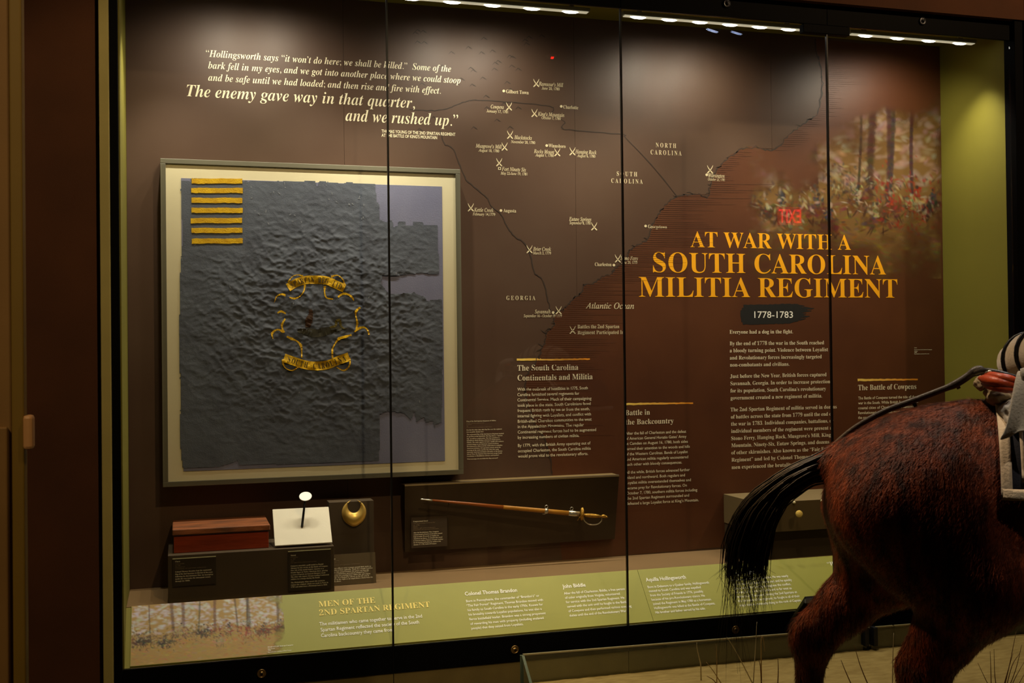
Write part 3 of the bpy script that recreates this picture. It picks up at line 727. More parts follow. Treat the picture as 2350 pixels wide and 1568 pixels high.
# ================================================================== READER RAIL
y0r, z0r, y1r, z1r = -0.420, 0.4425, -0.628, 0.212
RN = np.array([0, -(z0r - z1r), -(y1r - y0r)]); RN /= np.linalg.norm(RN)
RAIL = Plane((0, y0r, z0r), (1, 0, 0), (0, y0r - y1r, z0r - z1r))
M_rail = mat('moss_green_print', (146, 144, 56), 0.45, rgb2=(138, 136, 50), scale=3)
s0 = onP(1464, 1311, RAIL.p, RAIL.n); s1 = onP(1500.5, 1430, RAIL.p, RAIL.n); SX = (s0[0] + s1[0]) / 2
rails = {}
for nm, xa, xb, lab in (('rail', -0.226, SX - .001, 'sloping green text rail with battle picture at its left end'), ('rail2', SX + .001, 4.66, 'sloping green text rail right of the seam, partly behind the horse')):
    r = empty('reader_rail', ((xa + xb) / 2, -.52, .30), lab, 'text panel'); rails[nm] = r
    slab('rail_board', [(xa, y1r, z1r), (xb, y1r, z1r), (xb, y0r, z0r), (xa, y0r, z0r)], RN, .012, M_rail, r)
    box('front_edge', xa, xb, -.632, -.628, .20, .214, mat('green_edge', (120, 116, 40), .5, var=.1, scale=10), r)
    box('rail_support', xa, xb, -.60, -.45, FLOOR_Z, .19, M_black, r)
slab('rail_cheek', [(-.2495, y1r, z1r - .006), (-.2265, y1r, z1r - .006), (-.2265, y0r, z0r - .006), (-.2495, y0r, z0r - .006)], RN, .02, M_green, rails['rail'])
nx, ny = 210, 100
cv = woodland(nx, ny, 33, (188, 188, 196), (158, 128, 72), .5, .45)
X, Yg = np.meshgrid(np.linspace(0, 1, nx), np.linspace(0, 1, ny))
al = np.clip((1.0 - X + (fbm(X * 9, Yg * 6, 9) - .47) * .35) / .10, 0, 1)
A, B, C_, D = [np.array(q) for q in ((-.224, 0), (.475, 0), (.475, -.308), (-.224, -.308))]
u = np.linspace(0, 1, nx)[None, :, None]; t = np.linspace(0, 1, ny)[:, None, None]
Vp = RAIL.at(((A * (1 - u) + B * u) * (1 - t) + (D * (1 - u) + C_ * u) * t).reshape(-1, 2), .0007)
idx = np.arange(nx * ny).reshape(ny, nx)
me = bpy.data.meshes.new('woodland_picture'); me.from_pydata(Vp.tolist(), [], np.stack([idx[:-1, :-1], idx[1:, :-1], idx[1:, 1:], idx[:-1, 1:]], -1).reshape(-1, 4).tolist()); me.update()
me.color_attributes.new('print', 'FLOAT_COLOR', 'POINT').data.foreach_set('color', np.concatenate([cv, al[..., None]], -1).reshape(-1).astype(np.float32))
link('woodland_picture', me, M_pic, rails['rail'])
for nm, pk, st, mk, cap, (ox, oy, zs), lines in BLOCKS:
    pl = WALL if pk == 'wall' else RAIL
    for t, a, b, c in lines:
        v, f = set_line(pl, t, st, ox + a * zs, oy + b * zs, ox + c * zs, cap, .0018)
        mesh(nm, v, f, PRINT[mk], mural if pk == 'wall' else rails[pk])

# ================================================================== FRAMED FLAG
FY = -0.110                                   # front face of the frame
fx0, fz1 = onY(367.6, 363, FY)[[0, 2]]; fx1, fz0 = onY(1064, 1088.8, FY)[[0, 2]]
flag = empty('framed_flag', ((fx0 + fx1) / 2, 0, fz0), 'tattered slate flag with gold stripes in grey frame with cream mat', 'flag')
M_frame = mat('grey_olive_frame', (104, 100, 82), 0.45, 0.0, var=0.06, scale=6)
t = 0.026
box('frame_rail', fx0, fx1, FY, -.001, fz1 - t, fz1, M_frame, flag, bevel=.002)
box('frame_rail', fx0, fx1, FY, -.001, fz0, fz0 + t, M_frame, flag, bevel=.002)
box('frame_stile', fx0, fx0 + t, FY, -.001, fz0 + t, fz1 - t, M_frame, flag, bevel=.002)
box('frame_stile', fx1 - t, fx1, FY, -.001, fz0 + t, fz1 - t, M_frame, flag, bevel=.002)
MATY = FY + .010
box('mat_board', fx0 + t, fx1 - t, MATY, -0.03, fz0 + t, fz1 - t, mat('cream_mat', (226, 216, 178), 0.8, var=0.03, scale=5, bump=.02, bscale=500), flag)
FLAG = Plane((0, MATY, 0), (1, 0, 0), (0, 0, 1))
b0 = FLAG.uv(415.5, 408.5); b1 = FLAG.uv(1021, 1060)
bz1 = FLAG.uv(415.5, 409)[1]; bz0 = FLAG.uv(1023, 1058)[1]
box('backing_cloth', b0[0], b1[0], MATY - .003, MATY, bz0, bz1, mat('blue_grey_backing', (130, 132, 156), 0.9, rgb2=(118, 120, 146), scale=4, bump=.12, bscale=220), flag)
# cloth outline in photo pixels (ragged right side)
Z4 = lambda x, y: (340 + x * .3252, 350 + y * .3252); Z5 = lambda x, y: (340 + x * .3252, 800 + y * .3252)
OUT = [Z4(232, 200), Z4(300, 207), Z4(305, 186), Z4(660, 190), Z4(668, 205), Z4(1180, 205), Z4(1195, 245), Z4(1205, 203), Z4(1375, 222), Z4(1400, 212), Z4(1600, 225), Z4(1612, 350), Z4(1626, 360), Z4(1632, 480), Z4(1660, 482), Z4(1680, 500), Z4(1690, 480), Z4(1722, 478),
       Z4(1726, 530), Z4(1760, 520), Z4(1765, 490), Z4(1812, 485), Z4(1815, 520), Z4(1865, 515), Z4(1868, 492), Z4(1930, 490), Z4(1945, 512), Z4(2040, 512), Z4(2052, 855), Z4(2022, 862), Z4(1930, 850), Z4(1850, 858), Z4(1760, 868), Z4(1650, 872), Z4(1640, 930),
       Z4(1700, 1000), Z4(1760, 1000), Z4(1870, 990), Z4(1950, 1020), Z4(1965, 1048), Z4(2070, 1035), Z4(2075, 1400), Z5(2075, 200), Z5(2068, 525), Z5(2030, 530), Z5(2018, 560), Z5(2010, 510), Z5(1955, 520), Z5(1945, 485), Z5(1890, 518), Z5(1880, 440), Z5(1852, 500), Z5(1800, 455), Z5(1690, 440), Z5(1635, 462), Z5(1630, 790),
       Z5(1100, 812), Z5(640, 822), Z5(630, 790), Z5(520, 830), Z5(420, 838), Z5(310, 840), Z5(245, 842), Z5(230, 700), Z5(226, 560), Z5(232, 300), Z5(222, 100), Z4(222, 1200), Z4(228, 1000), Z4(226, 880), Z4(236, 720), Z4(246, 600), Z4(238, 450), Z4(232, 330)]
UVo = np.array([FLAG.uv(*p) for p in OUT])
h = 0.0052
gx = np.arange(UVo[:, 0].min() - h, UVo[:, 0].max() + h, h); gz = np.arange(UVo[:, 1].min() - h, UVo[:, 1].max() + h, h)
GXm, GZm = np.meshgrid(gx, gz)
def inside(px, py, poly):
    r = np.zeros(px.shape, bool); j = len(poly) - 1
    for i in range(len(poly)):
        xi, yi = poly[i]; xj, yj = poly[j]
        c = ((yi > py) != (yj > py)) & (px < (xj - xi) * (py - yi) / (yj - yi + 1e-12) + xi); r ^= c; j = i
    return r
cxm, czm = (GXm[:-1, :-1] + h / 2), (GZm[:-1, :-1] + h / 2)
jit = .004 * (fbm(cxm * 60, czm * 60, 3) - .5)
ins = inside(cxm + jit, czm + jit, UVo)
ec = FLAG.uv(735, 745)
rr = np.hypot((GXm - ec[0]) / 1.15, GZm - ec[1])
amp = np.exp(-((rr - .22) / .30) ** 2) * .9 + .10
su = FLAG.uv(*Z4(665, 645)); amp = amp * (1 - .92 * (1 / (1 + np.exp((GXm - su[0] - .03) / .012))) * (1 / (1 + np.exp((su[1] - .03 - GZm) / .012))))
def ridge(x, y, s): return 1 - np.abs(2 * fbm(x, y, s, 3) / .875 - 1)
wx = GXm + .05 * fbm(GXm * 5, GZm * 5, 40); wz = GZm + .05 * fbm(GXm * 5, GZm * 5, 41)
wr = ridge(wx * 13 + wz * 7, wz * 17, 1) ** 3 * .65 + ridge(wx * 26 - wz * 16, wz * 30 + wx * 12, 9) ** 3 * .5
Dp = MATY - .0042 - amp * wr * .0115 - .001 * fbm(GXm * 4, GZm * 4, 50)
idx = np.arange(GXm.size).reshape(GXm.shape)
Q = np.stack([idx[:-1, :-1], idx[:-1, 1:], idx[1:, 1:], idx[1:, :-1]], -1)[ins]
me = bpy.data.meshes.new('flag_cloth'); me.from_pydata(np.column_stack([GXm.ravel(), Dp.ravel(), GZm.ravel()]).tolist(), [], Q.tolist()); me.update()
bm = bmesh.new(); bm.from_mesh(me); bmesh.ops.delete(bm, geom=[v for v in bm.verts if not v.link_faces], context='VERTS'); bm.to_mesh(me); bm.free()
M_cloth = mat('slate_silk', (96, 103, 115), 0.62, rgb2=(82, 87, 99), scale=7, bump=.15, bscale=160, spec=.35)
cloth = link('flag_cloth', me, M_cloth, flag, True)
def dep(x, z):   # cloth surface depth under a point, for things painted on it
    i = np.clip(((z - gz[0]) / h).astype(int), 1, len(gz) - 2); j = np.clip(((x - gx[0]) / h).astype(int), 1, len(gx) - 2)
    return np.minimum.reduce([Dp[i, j], Dp[i + 1, j], Dp[i, j + 1], Dp[i + 1, j + 1]])
def on_cloth(uv, off=.0012):
    uv = np.asarray(uv, float); return np.column_stack([uv[:, 0], dep(uv[:, 0], uv[:, 1]) - off, uv[:, 1]])
M_gold = mat('gold_paint', (228, 184, 22), 0.45, rgb2=(200, 154, 16), scale=30, bump=.25, bscale=180)
for y in (203, 270, 340, 410, 482, 552, 626):
    top, bot = [], []
    for xk in np.linspace(305 + RNG.normal(0, 3), 665 + RNG.normal(0, 2), 22):
        e = 3.0 * math.sin(xk * .03 + y); top.append(Z4(xk, y - 18 + e * .4 + RNG.normal(0, 1))); bot.append(Z4(xk, y + 18 + e * .4 + RNG.normal(0, 1)))
    U = np.array([FLAG.uv(*p) for p in top + bot]); n = 22
    P = np.column_stack([U[:, 0], np.full(len(U), MATY - .0080), U[:, 1]])
    st = mesh('gold_stripe', P, [(i, n + i, n + i + 1, i + 1) for i in range(n - 1)], M_gold, cloth)
    md = st.modifiers.new('thick', 'SOLIDIFY'); md.thickness = .0012
def cloth_ribbon(name, pts, wd, m, n=40, jit=.0, off=.0015):
    P = smooth_path(pts, n); W = np.interp(np.linspace(0, 1, n), np.linspace(0, 1, len(wd)), wd) if not np.isscalar(wd) else np.full(n, wd)
    T = np.gradient(P, axis=0); T /= np.linalg.norm(T, axis=1)[:, None]; N = np.column_stack([-T[:, 1], T[:, 0]])
    W = W * (1 + jit * RNG.normal(0, 1, n))
    A = P + N * W[:, None] / 2; B = P - N * W[:, None] / 2; C0 = P
    U = np.array([FLAG.uv(*p) for p in np.vstack([A, C0, B])]); V = on_cloth(U, off)
    dmin = np.minimum.reduce([V[:n, 1], V[n:2 * n, 1], V[2 * n:, 1]])
    for k in range(3): V[k * n:(k + 1) * n, 1] = dmin if W.max() < 8 else V[k * n:(k + 1) * n, 1]
    return mesh(name, V, [(i, i + 1, n + i + 1, n + i) for i in range(n - 1)] + [(n + i, n + i + 1, 2 * n + i + 1, 2 * n + i) for i in range(n - 1)], m, cloth)
ZE = lambda x, y: (620 + x * .17857, 600 + y * .17857)
def scroll(name, arc, wid, text, m):
    """Curved banner band following arc (zoom points, centre line) with letters along it."""
    P = smooth_path([ZE(*p) for p in arc], 60); T = np.gradient(P, axis=0); T /= np.linalg.norm(T, axis=1)[:, None]; N = np.column_stack([-T[:, 1], T[:, 0]])
    rows = 7; V = []
    for k in range(rows):
        V.append(P + N * wid * (k / (rows - 1) - .5))
    U = np.array([FLAG.uv(*p) for p in np.vstack(V)]); W3 = on_cloth(U, .002)
    f = [(r * 60 + i, r * 60 + i + 1, (r + 1) * 60 + i + 1, (r + 1) * 60 + i) for r in range(rows - 1) for i in range(59)]
    ban = mesh(name, W3, f, m, cloth, True)
    L = np.concatenate([[0], np.cumsum(np.linalg.norm(np.diff(P, axis=0), axis=1))]); n = len(text); parts = []
    for i, ch in enumerate(text):
        if ch == ' ': continue
        s = L[-1] * (.05 + .90 * (i + .5) / n); c = np.array([np.interp(s, L, P[:, 0]), np.interp(s, L, P[:, 1])])
        tv = np.array([np.interp(s, L, T[:, 0]), np.interp(s, L, T[:, 1])]); nv = np.array([-tv[1], tv[0]])
        v, fc = _TXT[(ch, 'serif')]; mid = (v[:, 0].min() + v[:, 0].max()) / 2; sc_ = wid * .62 / CAP['serif']
        pp = c + np.outer((v[:, 0] - mid) * sc_ * .62, tv) + np.outer(-(v[:, 1] * sc_ - wid * .31), nv)
        U = np.array([FLAG.uv(*p) for p in pp]); V3 = on_cloth(U, .0032); V3[:, 1] = V3[:, 1].min()
        parts.append((V3, fc))
    v, fc = join(parts)
    mesh('banner_lettering', v, fc, mat('dark_brown_paint', (48, 36, 12), .6, var=.2, scale=30), cloth)
scroll('gold_banner', [(225, 340), (330, 280), (450, 243), (580, 238), (720, 250), (840, 300), (950, 350)], 19, 'SPARTAN REG IID', M_gold)
scroll('gold_banner', [(175, 1240), (290, 1280), (430, 1325), (580, 1345), (730, 1330), (880, 1270), (1010, 1225)], 20, 'SOUTH CAROLINA', M_gold)
for pts, wd in (([(420, 195), (350, 176), (280, 200), (225, 270)], [5, 2, 2, 3]), ([(780, 200), (855, 182), (920, 225), (955, 300)], [5, 2, 2, 4]),
                ([(445, 300), (430, 380), (380, 450), (310, 480), (245, 465)], [5, 3, 2, 4, 3]), ([(700, 320), (695, 400), (720, 470), (805, 488)], [6, 3, 3, 3]),
                ([(195, 440), (140, 425), (80, 455), (52, 530)], [5, 4, 3, 1]), ([(865, 462), (930, 420), (1000, 430), (1050, 470), (1072, 512)], [4, 5, 4, 5, 1]),
                ([(90, 665), (140, 645), (200, 675)], [3, 5, 3]), ([(190, 740), (150, 810), (155, 870), (180, 915)], [3, 5, 3, 4]),
                ([(170, 910), (110, 880), (60, 890), (20, 935), (35, 1000)], [5, 4, 4, 5, 1]), ([(210, 965), (270, 995), (340, 1025), (390, 1080), (402, 1160), (400, 1240)], [4, 6, 3, 6, 3, 3]),
                ([(1150, 592), (1100, 640), (1095, 700), (1115, 800), (1100, 880)], [4, 6, 3, 5, 3]), ([(1075, 910), (1130, 865), (1200, 850), (1245, 885), (1265, 945)], [3, 6, 4, 3, 4]),
                ([(1040, 945), (960, 970), (880, 995), (830, 1060), (795, 1130), (795, 1240)], [5, 6, 6, 3, 4, 4]), ([(160, 1260), (165, 1320), (200, 1375), (280, 1402), (355, 1360)], [5, 4, 1.5, 3, 3]),
                ([(1015, 1240), (1020, 1310), (990, 1375), (930, 1402), (850, 1360)], [4, 3, 4, 3, 2])):
    cloth_ribbon('gold_ribbon', [ZE(*p) for p in pts], wd, M_gold, 34, .12, .0022)
M_em = mat('faded_olive_paint', (52, 48, 26), .7, rgb2=(40, 38, 26), scale=40)
cloth_ribbon('painted_ground', [ZE(*p) for p in ((350, 890), (460, 905), (600, 925), (740, 890), (860, 870), (980, 862))], [8, 16, 20, 16, 10, 3], M_em, 40, .1, .002)
cloth_ribbon('painted_snake', [ZE(*p) for p in ((760, 850), (835, 830), (850, 770), (890, 760), (905, 830), (950, 870))], [4, 6, 6, 6, 5, 2], mat('olive_paint', (96, 84, 22), .6, var=.3, scale=30), 30, .1, .0026)
cloth_ribbon('painted_figure', [ZE(*p) for p in ((510, 620), (520, 680), (495, 760), (480, 850))], [9, 10, 18, 10], mat('umber_paint', (72, 46, 24), .7, var=.3, scale=30), 24, .08, .0026)
fk = []
for k in range(46):
    cx_, cy_ = (RNG.uniform(560, 860), RNG.uniform(420, 520)) if k < 30 else (RNG.uniform(430, 980), RNG.uniform(560, 980))
    c_ = FLAG.uv(cx_, cy_)
    if not inside(np.array([c_[0]]), np.array([c_[1]]), UVo)[0]: continue
    an_ = RNG.normal(1.3, .6); L_ = RNG.uniform(1.5, 4.5); w_ = RNG.uniform(.5, 1.1)
    q_ = np.array([FLAG.uv(cx_ + L_ * math.cos(an_) * a_ - w_ * b_ * math.sin(an_), cy_ + L_ * math.sin(an_) * a_ + w_ * b_ * math.cos(an_)) for a_, b_ in ((-1, 0), (-.2, -1), (1, 0), (.3, 1))])
    P_ = on_cloth(q_, .0016); P_[:, 1] = P_[:, 1].min(); fk.append((P_, [(0, 1, 2, 3)]))
v, f = join(fk); fo = mesh('worn_flecks', v, f, mat('bare_backing_fleck', (150, 154, 160), .8, var=.2, scale=40), cloth); fo['kind'] = 'stuff'
GL2 = glass_mat('flag_glazing', 0.02)
box('glazing', fx0 + t * .3, fx1 - t * .3, FY - .008, FY - .006, fz0 + t * .3, fz1 - t * .3, GL2, flag)

# ================================================================== PLINTHS AND ARTIFACTS
M_pl = mat('dark_taupe_laminate', (72, 58, 38), 0.6, var=0.12, scale=6, bump=.03, bscale=300)
ZD = 0.4395
pz = onY(385.3, 1276, -.40)[2]
px0, px1 = -.060, .7335
pl1 = empty('plinth', (.33, -.2, ZD), 'low wide dark plinth under the wooden chest and white board', 'plinth')
box('plinth_body', px0, px1, -.40, -.02, ZD, pz, M_pl, pl1, bevel=.002)
M_plate = mat('dark_caption_plate', (52, 42, 28), .55, var=.1, scale=8)
CY = -.403
def caption_plate(name, x0, z0, x1, z1, y, key, label, rule=True, tilt=0.0, m=None, cap=.0062):
    e = empty(name, ((x0 + x1) / 2, y, z0), label, 'caption plate', 'artifact caption plates')
    H = z1 - z0; ey = np.array([0, tilt, H]); L = np.linalg.norm(ey); ey /= L
    p = Plane((x0, y + tilt, z1), (1, 0, 0), ey)
    slab('plate', [(x0, y, z0), (x1, y, z0), (x1, y + tilt, z1), (x0, y + tilt, z1)], p.n, .003, m or M_plate, e)
    if rule:
        slab('top_edge', [(x0, y - .0008, z1 - .003), (x1, y - .0008, z1 - .003), (x1, y - .0008, z1 + .001), (x0, y - .0008, z1 + .001)], (0, -1, 0), .002, mat('bright_plate_edge', (190, 184, 140), .4, var=.05, scale=20), e)
    plate_text(p, key, x1 - x0, L, PRINT['cream'], PRINT['dim'], e, cap=cap)
    return e
def corner(x, y, Y): q = onY(x, y, Y); return q[0], q[2]
a = corner(396, 1283, CY - .004); b = corner(496, 1340, CY - .004)
caption_plate('caption_plate', a[0], b[1], b[0], a[1], CY - .004, 'chest', 'dark caption plate on plinth front below the wooden chest')
a = corner(661, 1266, CY - .004); b = corner(760, 1351, CY - .004)
caption_plate('caption_plate', a[0], b[1], b[0], a[1], CY - .004, 'medal', 'dark caption plate on plinth front below the white board')
# wooden chest
ch = empty('wooden_chest', (.19, -.25, pz), 'worn reddish brown wooden chest with flat lid on the plinth', 'chest')
cxa, cxb = -.037, .422; cyf = -.349
ctop = onY(398, 1216, cyf)[2]; clid = onY(398, 1229.5, cyf)[2]; cyb = onZ(609, 1183.5, ctop)[1]
M_wood = mat('red_brown_wood', (158, 60, 24), .42, rgb2=(118, 46, 20), scale=9, stretch=(.35, 1, 2.2), bump=.15, bscale=50)
M_lid = mat('worn_lid_wood', (146, 84, 46), .5, rgb2=(96, 60, 38), scale=14, stretch=(.5, 1.2, 1), bump=.2, bscale=60)
box('chest_box', cxa + .004, cxb - .004, cyf + .004, cyb - .004, pz, clid - .004, M_wood, ch, bevel=.003)
box('chest_lid', cxa - .002, cxb + .003, cyf - .003, cyb, clid, ctop, M_lid, ch, bevel=.004)
box('lid_rim', cxa, cxb, cyf, cyb, clid - .004, clid, mat('dark_rim', (50, 26, 14), .6, var=.2, scale=20), ch)
for hx in (.06, .32): box('hinge', hx, hx + .03, cyb - .001, cyb + .003, clid - .02, clid + .02, mat('dark_iron', (38, 34, 30), .5, .7, var=.2, scale=40), ch)
# white sloping board with the medal on a stem
bd = empty('sloping_board', (.59, -.3, pz), 'white sloping board on the plinth right of the chest', 'stand')
q = [onY(631, 1253, -.375), onY(762.6, 1245, -.375), onY(754, 1163, -.21), onY(625.4, 1169, -.21)]
bn = np.cross(q[1] - q[0], q[3] - q[0]); bn /= np.linalg.norm(bn)
slab('board', q, bn, .008, mat('white_linen_board', (214, 206, 184), .85, var=.04, scale=20, bump=.1, bscale=300), bd, bevel=.0015)
slab('rear_prop', [(q[3] + q[0]) / 2 + [.08, .02, -.02], (q[3] + q[0]) / 2 + [.2, .02, -.02], np.array([.66, -.15, pz]), np.array([.54, -.15, pz])], (0, 1, 0), .006, M_pl, bd)
md_ = empty('medal_on_stem', (.5, -.3, pz + .1), 'bright round medal on a dark stem above the white board', 'medal')
mc = onY(701, 1140, -.29); sb = onP(693, 1210, q[0], bn) + bn * .002
v, f = tube([sb, sb + (mc - sb) * .5, mc - (mc - sb) / np.linalg.norm(mc - sb) * .012], [.0062, .0058, .0048], 10); mesh('stem', v, f, mat('black_stem', (16, 15, 14), .4, .3, var=.1, scale=30), md_, True)
mn = np.array([-.1, -.62, .78]); mn /= np.linalg.norm(mn)
lathe('medal', [(.024, -.002), (.0305, -.001), (.0315, .0018), (.030, .003), (.0275, .0022), (.012, .0032), (.003, .0034)], mc, mn, mat('glare_white_metal', (248, 244, 236), .55, 0.0, var=.02, scale=40, spec=.8), md_, seg=40)  # near-white base colour stands in for the glare off the medal
v, f = tube([mc - mn * .002, mc - mn * .002 - np.array([0, 0, .012])], .004, 8); mesh('clip', v, f, mat('black_stem', (16, 15, 14)), md_)
# gorget plinth, gorget, caption
gp = empty('plinth', (.85, -.15, ZD), 'tall narrow dark plinth holding the brass gorget', 'plinth')
gz1 = .858; box('plinth_body', .736, .968, -.20, -.108, ZD, gz1, M_pl, gp, bevel=.002)
gy = -.203
go = empty('gorget', (.86, gy, .76), 'shiny gilt crescent gorget on the narrow dark plinth', 'gorget')
gc = onY(812, 1176, gy); R1 = .0625
nU, nV = 48, 10; V = []
inn = np.array([0, .034])                    # centre of the neck cut-out
for i in range(nU + 1):
    a_ = math.radians(118 - (i / nU) * 0 + 0) if False else math.radians(-246 + 312 * i / nU)
    ox, oz = R1 * math.cos(a_) * .98, R1 * math.sin(a_) * (1.06 if math.sin(a_) < 0 else .98)
    if math.sin(a_) < -.9: oz -= .004 * (-.9 - math.sin(a_)) * 10
    b_ = math.radians(-236 + 292 * i / nU)
    ix, iz = inn[0] + .034 * math.cos(b_), inn[1] + .036 * math.sin(b_)
    for k in range(nV + 1):
        tt = k / nV; V.append((gc[0] + ox * (1 - tt) + ix * tt, gc[1] - .002 - .020 * math.sin(math.pi * (.08 + .84 * tt)) * (.35 + .65 * abs(math.sin((a_ + math.pi / 2) / 2 + math.pi / 2))), gc[2] + oz * (1 - tt) + iz * tt))
Fq = [(i * (nV + 1) + k, i * (nV + 1) + k + 1, (i + 1) * (nV + 1) + k + 1, (i + 1) * (nV + 1) + k) for i in range(nU) for k in range(nV)]
M_gilt = mat('polished_gilt', (240, 200, 104), .34, .55, var=.08, scale=30)
go_b = mesh('crescent', V, Fq, M_gilt, go, True); sm = go_b.modifiers.new('thick', 'SOLIDIFY'); sm.thickness = .0015
v, f = tube([V[i * (nV + 1)] for i in range(nU + 1)], .0022, 8); mesh('rolled_rim', v, f, M_gilt, go, True)
for i in (3, nU - 3): lathe('ribbon_hole', [(.0025, 0), (.0025, .002)], np.array(V[i * (nV + 1) + 5]) + [0, -.002, 0], (0, -1, 0), M_dark, go, seg=10)
v, f = tube([(gc[0], gy + .003, gc[2]), (gc[0], gy - .010, gc[2] - .02)], .003, 8); mesh('mount_pin', v, f, M_dark, go)
gl = onY(859, 1267.5, -.245); gbot = onZ(863.5, 1337.5, ZD + .002)
caption_plate('caption_plate', .726, ZD + .002, gbot[0], gl[2], gbot[1], 'gorget', 'sloping dark caption plate at the foot of the gorget plinth', rule=False, tilt=(-.245 - gbot[1]), m=mat('taupe_caption_plate', (86, 70, 42), .55, var=.1, scale=8), cap=.0066)
# sword panel
sp = empty('sword_mount', (1.74, 0, .575), 'dark hanging mount board behind the sword', 'mount board')
YT, YB = -.112, -.035
ta, tb, ba, bb = onY(929, 1112, YT), onY(1421, 1091.5, YT), onY(929, 1267, YB), onY(1410, 1238, YB)
zt_, zb_ = (ta[2] + tb[2]) / 2, (ba[2] + bb[2]) / 2
fr = [np.array([ba[0], YB, zb_]), np.array([bb[0], YB, zb_]), np.array([tb[0], YT, zt_]), np.array([ta[0], YT, zt_])]
sn = np.cross(fr[1] - fr[0], fr[3] - fr[0]); sn /= np.linalg.norm(sn)
M_sp = mat('dark_brown_mount', (60, 46, 28), .6, var=.15, scale=5, bump=.03, bscale=300)
slab('mount_face', fr, sn, .012, M_sp, sp)
v = [fr[3], fr[2], np.array([fr[2][0], -.001, zt_]), np.array([fr[3][0], -.001, zt_])]
slab('top_ledge', v, (0, 0, 1), .008, mat('light_painted_ledge', (120, 100, 62), .5, var=.1, scale=10), sp)  # ledge colour lightened beyond the mount face, standing in for light from above
for X_ in (fr[0][0] + .004, (fr[1][0] + fr[2][0]) / 2 - .006): slab('side_cheek', [(X_, YB, zb_), (X_, -.001, zb_), (X_, -.001, zt_ - .008), (X_, YT + .002, zt_ - .008)], (-1, 0, 0), .006, M_sp, sp)
# sword in scabbard
SY = -.140
sw = empty('small_sword', (1.8, SY, .7), 'small-sword in brown scabbard with gilt knuckle-bow hilt on mount board', 'sword')
S = lambda x, y, Y=SY: onY(x, y, Y)
def tb_(name, pts, rad, m, sides=10, sq=None, parent=sw):
    v, f = tube(pts, rad, sides, squash=sq); return mesh(name, v, f, m, parent, True)
M_leather = mat('brown_scabbard_leather', (150, 84, 26), .4, rgb2=(122, 60, 20), scale=20, stretch=(.3, 1, 1), bump=.1, bscale=120)
M_tanl = mat('tan_scabbard_leather', (176, 120, 36), .45, rgb2=(150, 100, 30), scale=14, bump=.08, bscale=120)
M_silver = mat('silver_mount', (214, 208, 188), .3, .9, var=.1, scale=60)
tb_('scabbard_tip', [S(965, 1146), S(968, 1146.3), S(975, 1147), S(983, 1148), S(992, 1148.8)], [.003, .0045, .0035, .0048, .0052], M_silver)
tb_('scabbard', [S(991, 1148.5), S(1080, 1157), S(1160, 1165)], [.0050, .0085, .0108], M_leather, 12, ((0, 1, 0), .55))
tb_('scabbard_upper', [S(1155, 1164.5), S(1176, 1166.4), S(1250, 1173), S(1306, 1178.5)], [.0110, .0112, .0122, .0138], M_tanl, 12, ((0, 1, 0), .55))
tb_('locket', [S(1305, 1178), S(1329, 1180.5)], [.0150, .0158], M_silver, 12, ((0, 1, 0), .6))
tb_('ring_band', [S(1250, 1173), S(1257, 1173.8)], [.0146, .0146], M_silver, 12, ((0, 1, 0), .65))
def ring(name, c, r, rr_, m, tilt=0):
    pts = [np.array(c) + np.array([r * math.cos(a), 0, r * math.sin(a)]) for a in np.linspace(0, 2 * math.pi, 19)]
    v, f = tube(pts, rr_, 7, cap=False); return mesh(name, v, f, m, sw, True)
ring('carrying_ring', S(1254, 1163.5), .0085, .002, M_silver); ring('carrying_ring', S(1312, 1168), .0085, .002, M_silver)
tb_('hook', [S(1254, 1178), S(1250, 1180.5), S(1245, 1180)], [.002, .002, .0015], M_silver)
M_hilt = mat('gilt_hilt', (206, 160, 70), .3, .9, rgb2=(150, 110, 44), scale=90, bump=.5, bscale=260)
gcn = S(1335, 1180)
v, f = tube([gcn + np.array([-.010, 0, .001]), gcn + np.array([-.003, 0, 0]), gcn + np.array([.004, 0, 0]), gcn + np.array([.010, 0, -.001])], [.020, .036, .037, .022], 20, squash=((0, 1, 0), .6)); mesh('guard_shell', v, f, M_hilt, sw, True)
tb_('grip', [S(1339, 1182), S(1350, 1183.2), S(1360, 1184), S(1372, 1185), S(1380, 1186)], [.007, .0115, .0120, .0095, .006], M_hilt, 12)
tb_('pommel', [S(1379, 1185.6), S(1384, 1184.8), S(1389, 1186), S(1393, 1187.2), S(1395, 1187.6)], [.005, .0098, .0088, .0045, .002], M_hilt, 12)
tb_('knuckle_bow', smooth_path([S(1339, 1187), S(1341, 1195), S(1350, 1203), S(1360, 1204.8), S(1372, 1203), S(1380, 1196), S(1381, 1188)], 26), .0032, M_silver, 8)
tb_('quillon', [S(1331, 1186), S(1327, 1192), S(1325, 1195)], [.003, .003, .002], M_hilt)
for xx, yy in ((1030, 1153), (1200, 1169), (1318, 1180)): tb_('mount_pin', [S(xx, yy + 3), S(xx, yy + 4, -.085)], .0025, M_dark, 6)
a = onY(943, 1188, -.080); b = onY(1026, 1253, -.080)
caption_plate('caption_plate', a[0], b[2], b[0], a[2], -.086, 'sword', 'dark caption plate at lower left of the sword mount', rule=False, m=M_sp, cap=.0064)
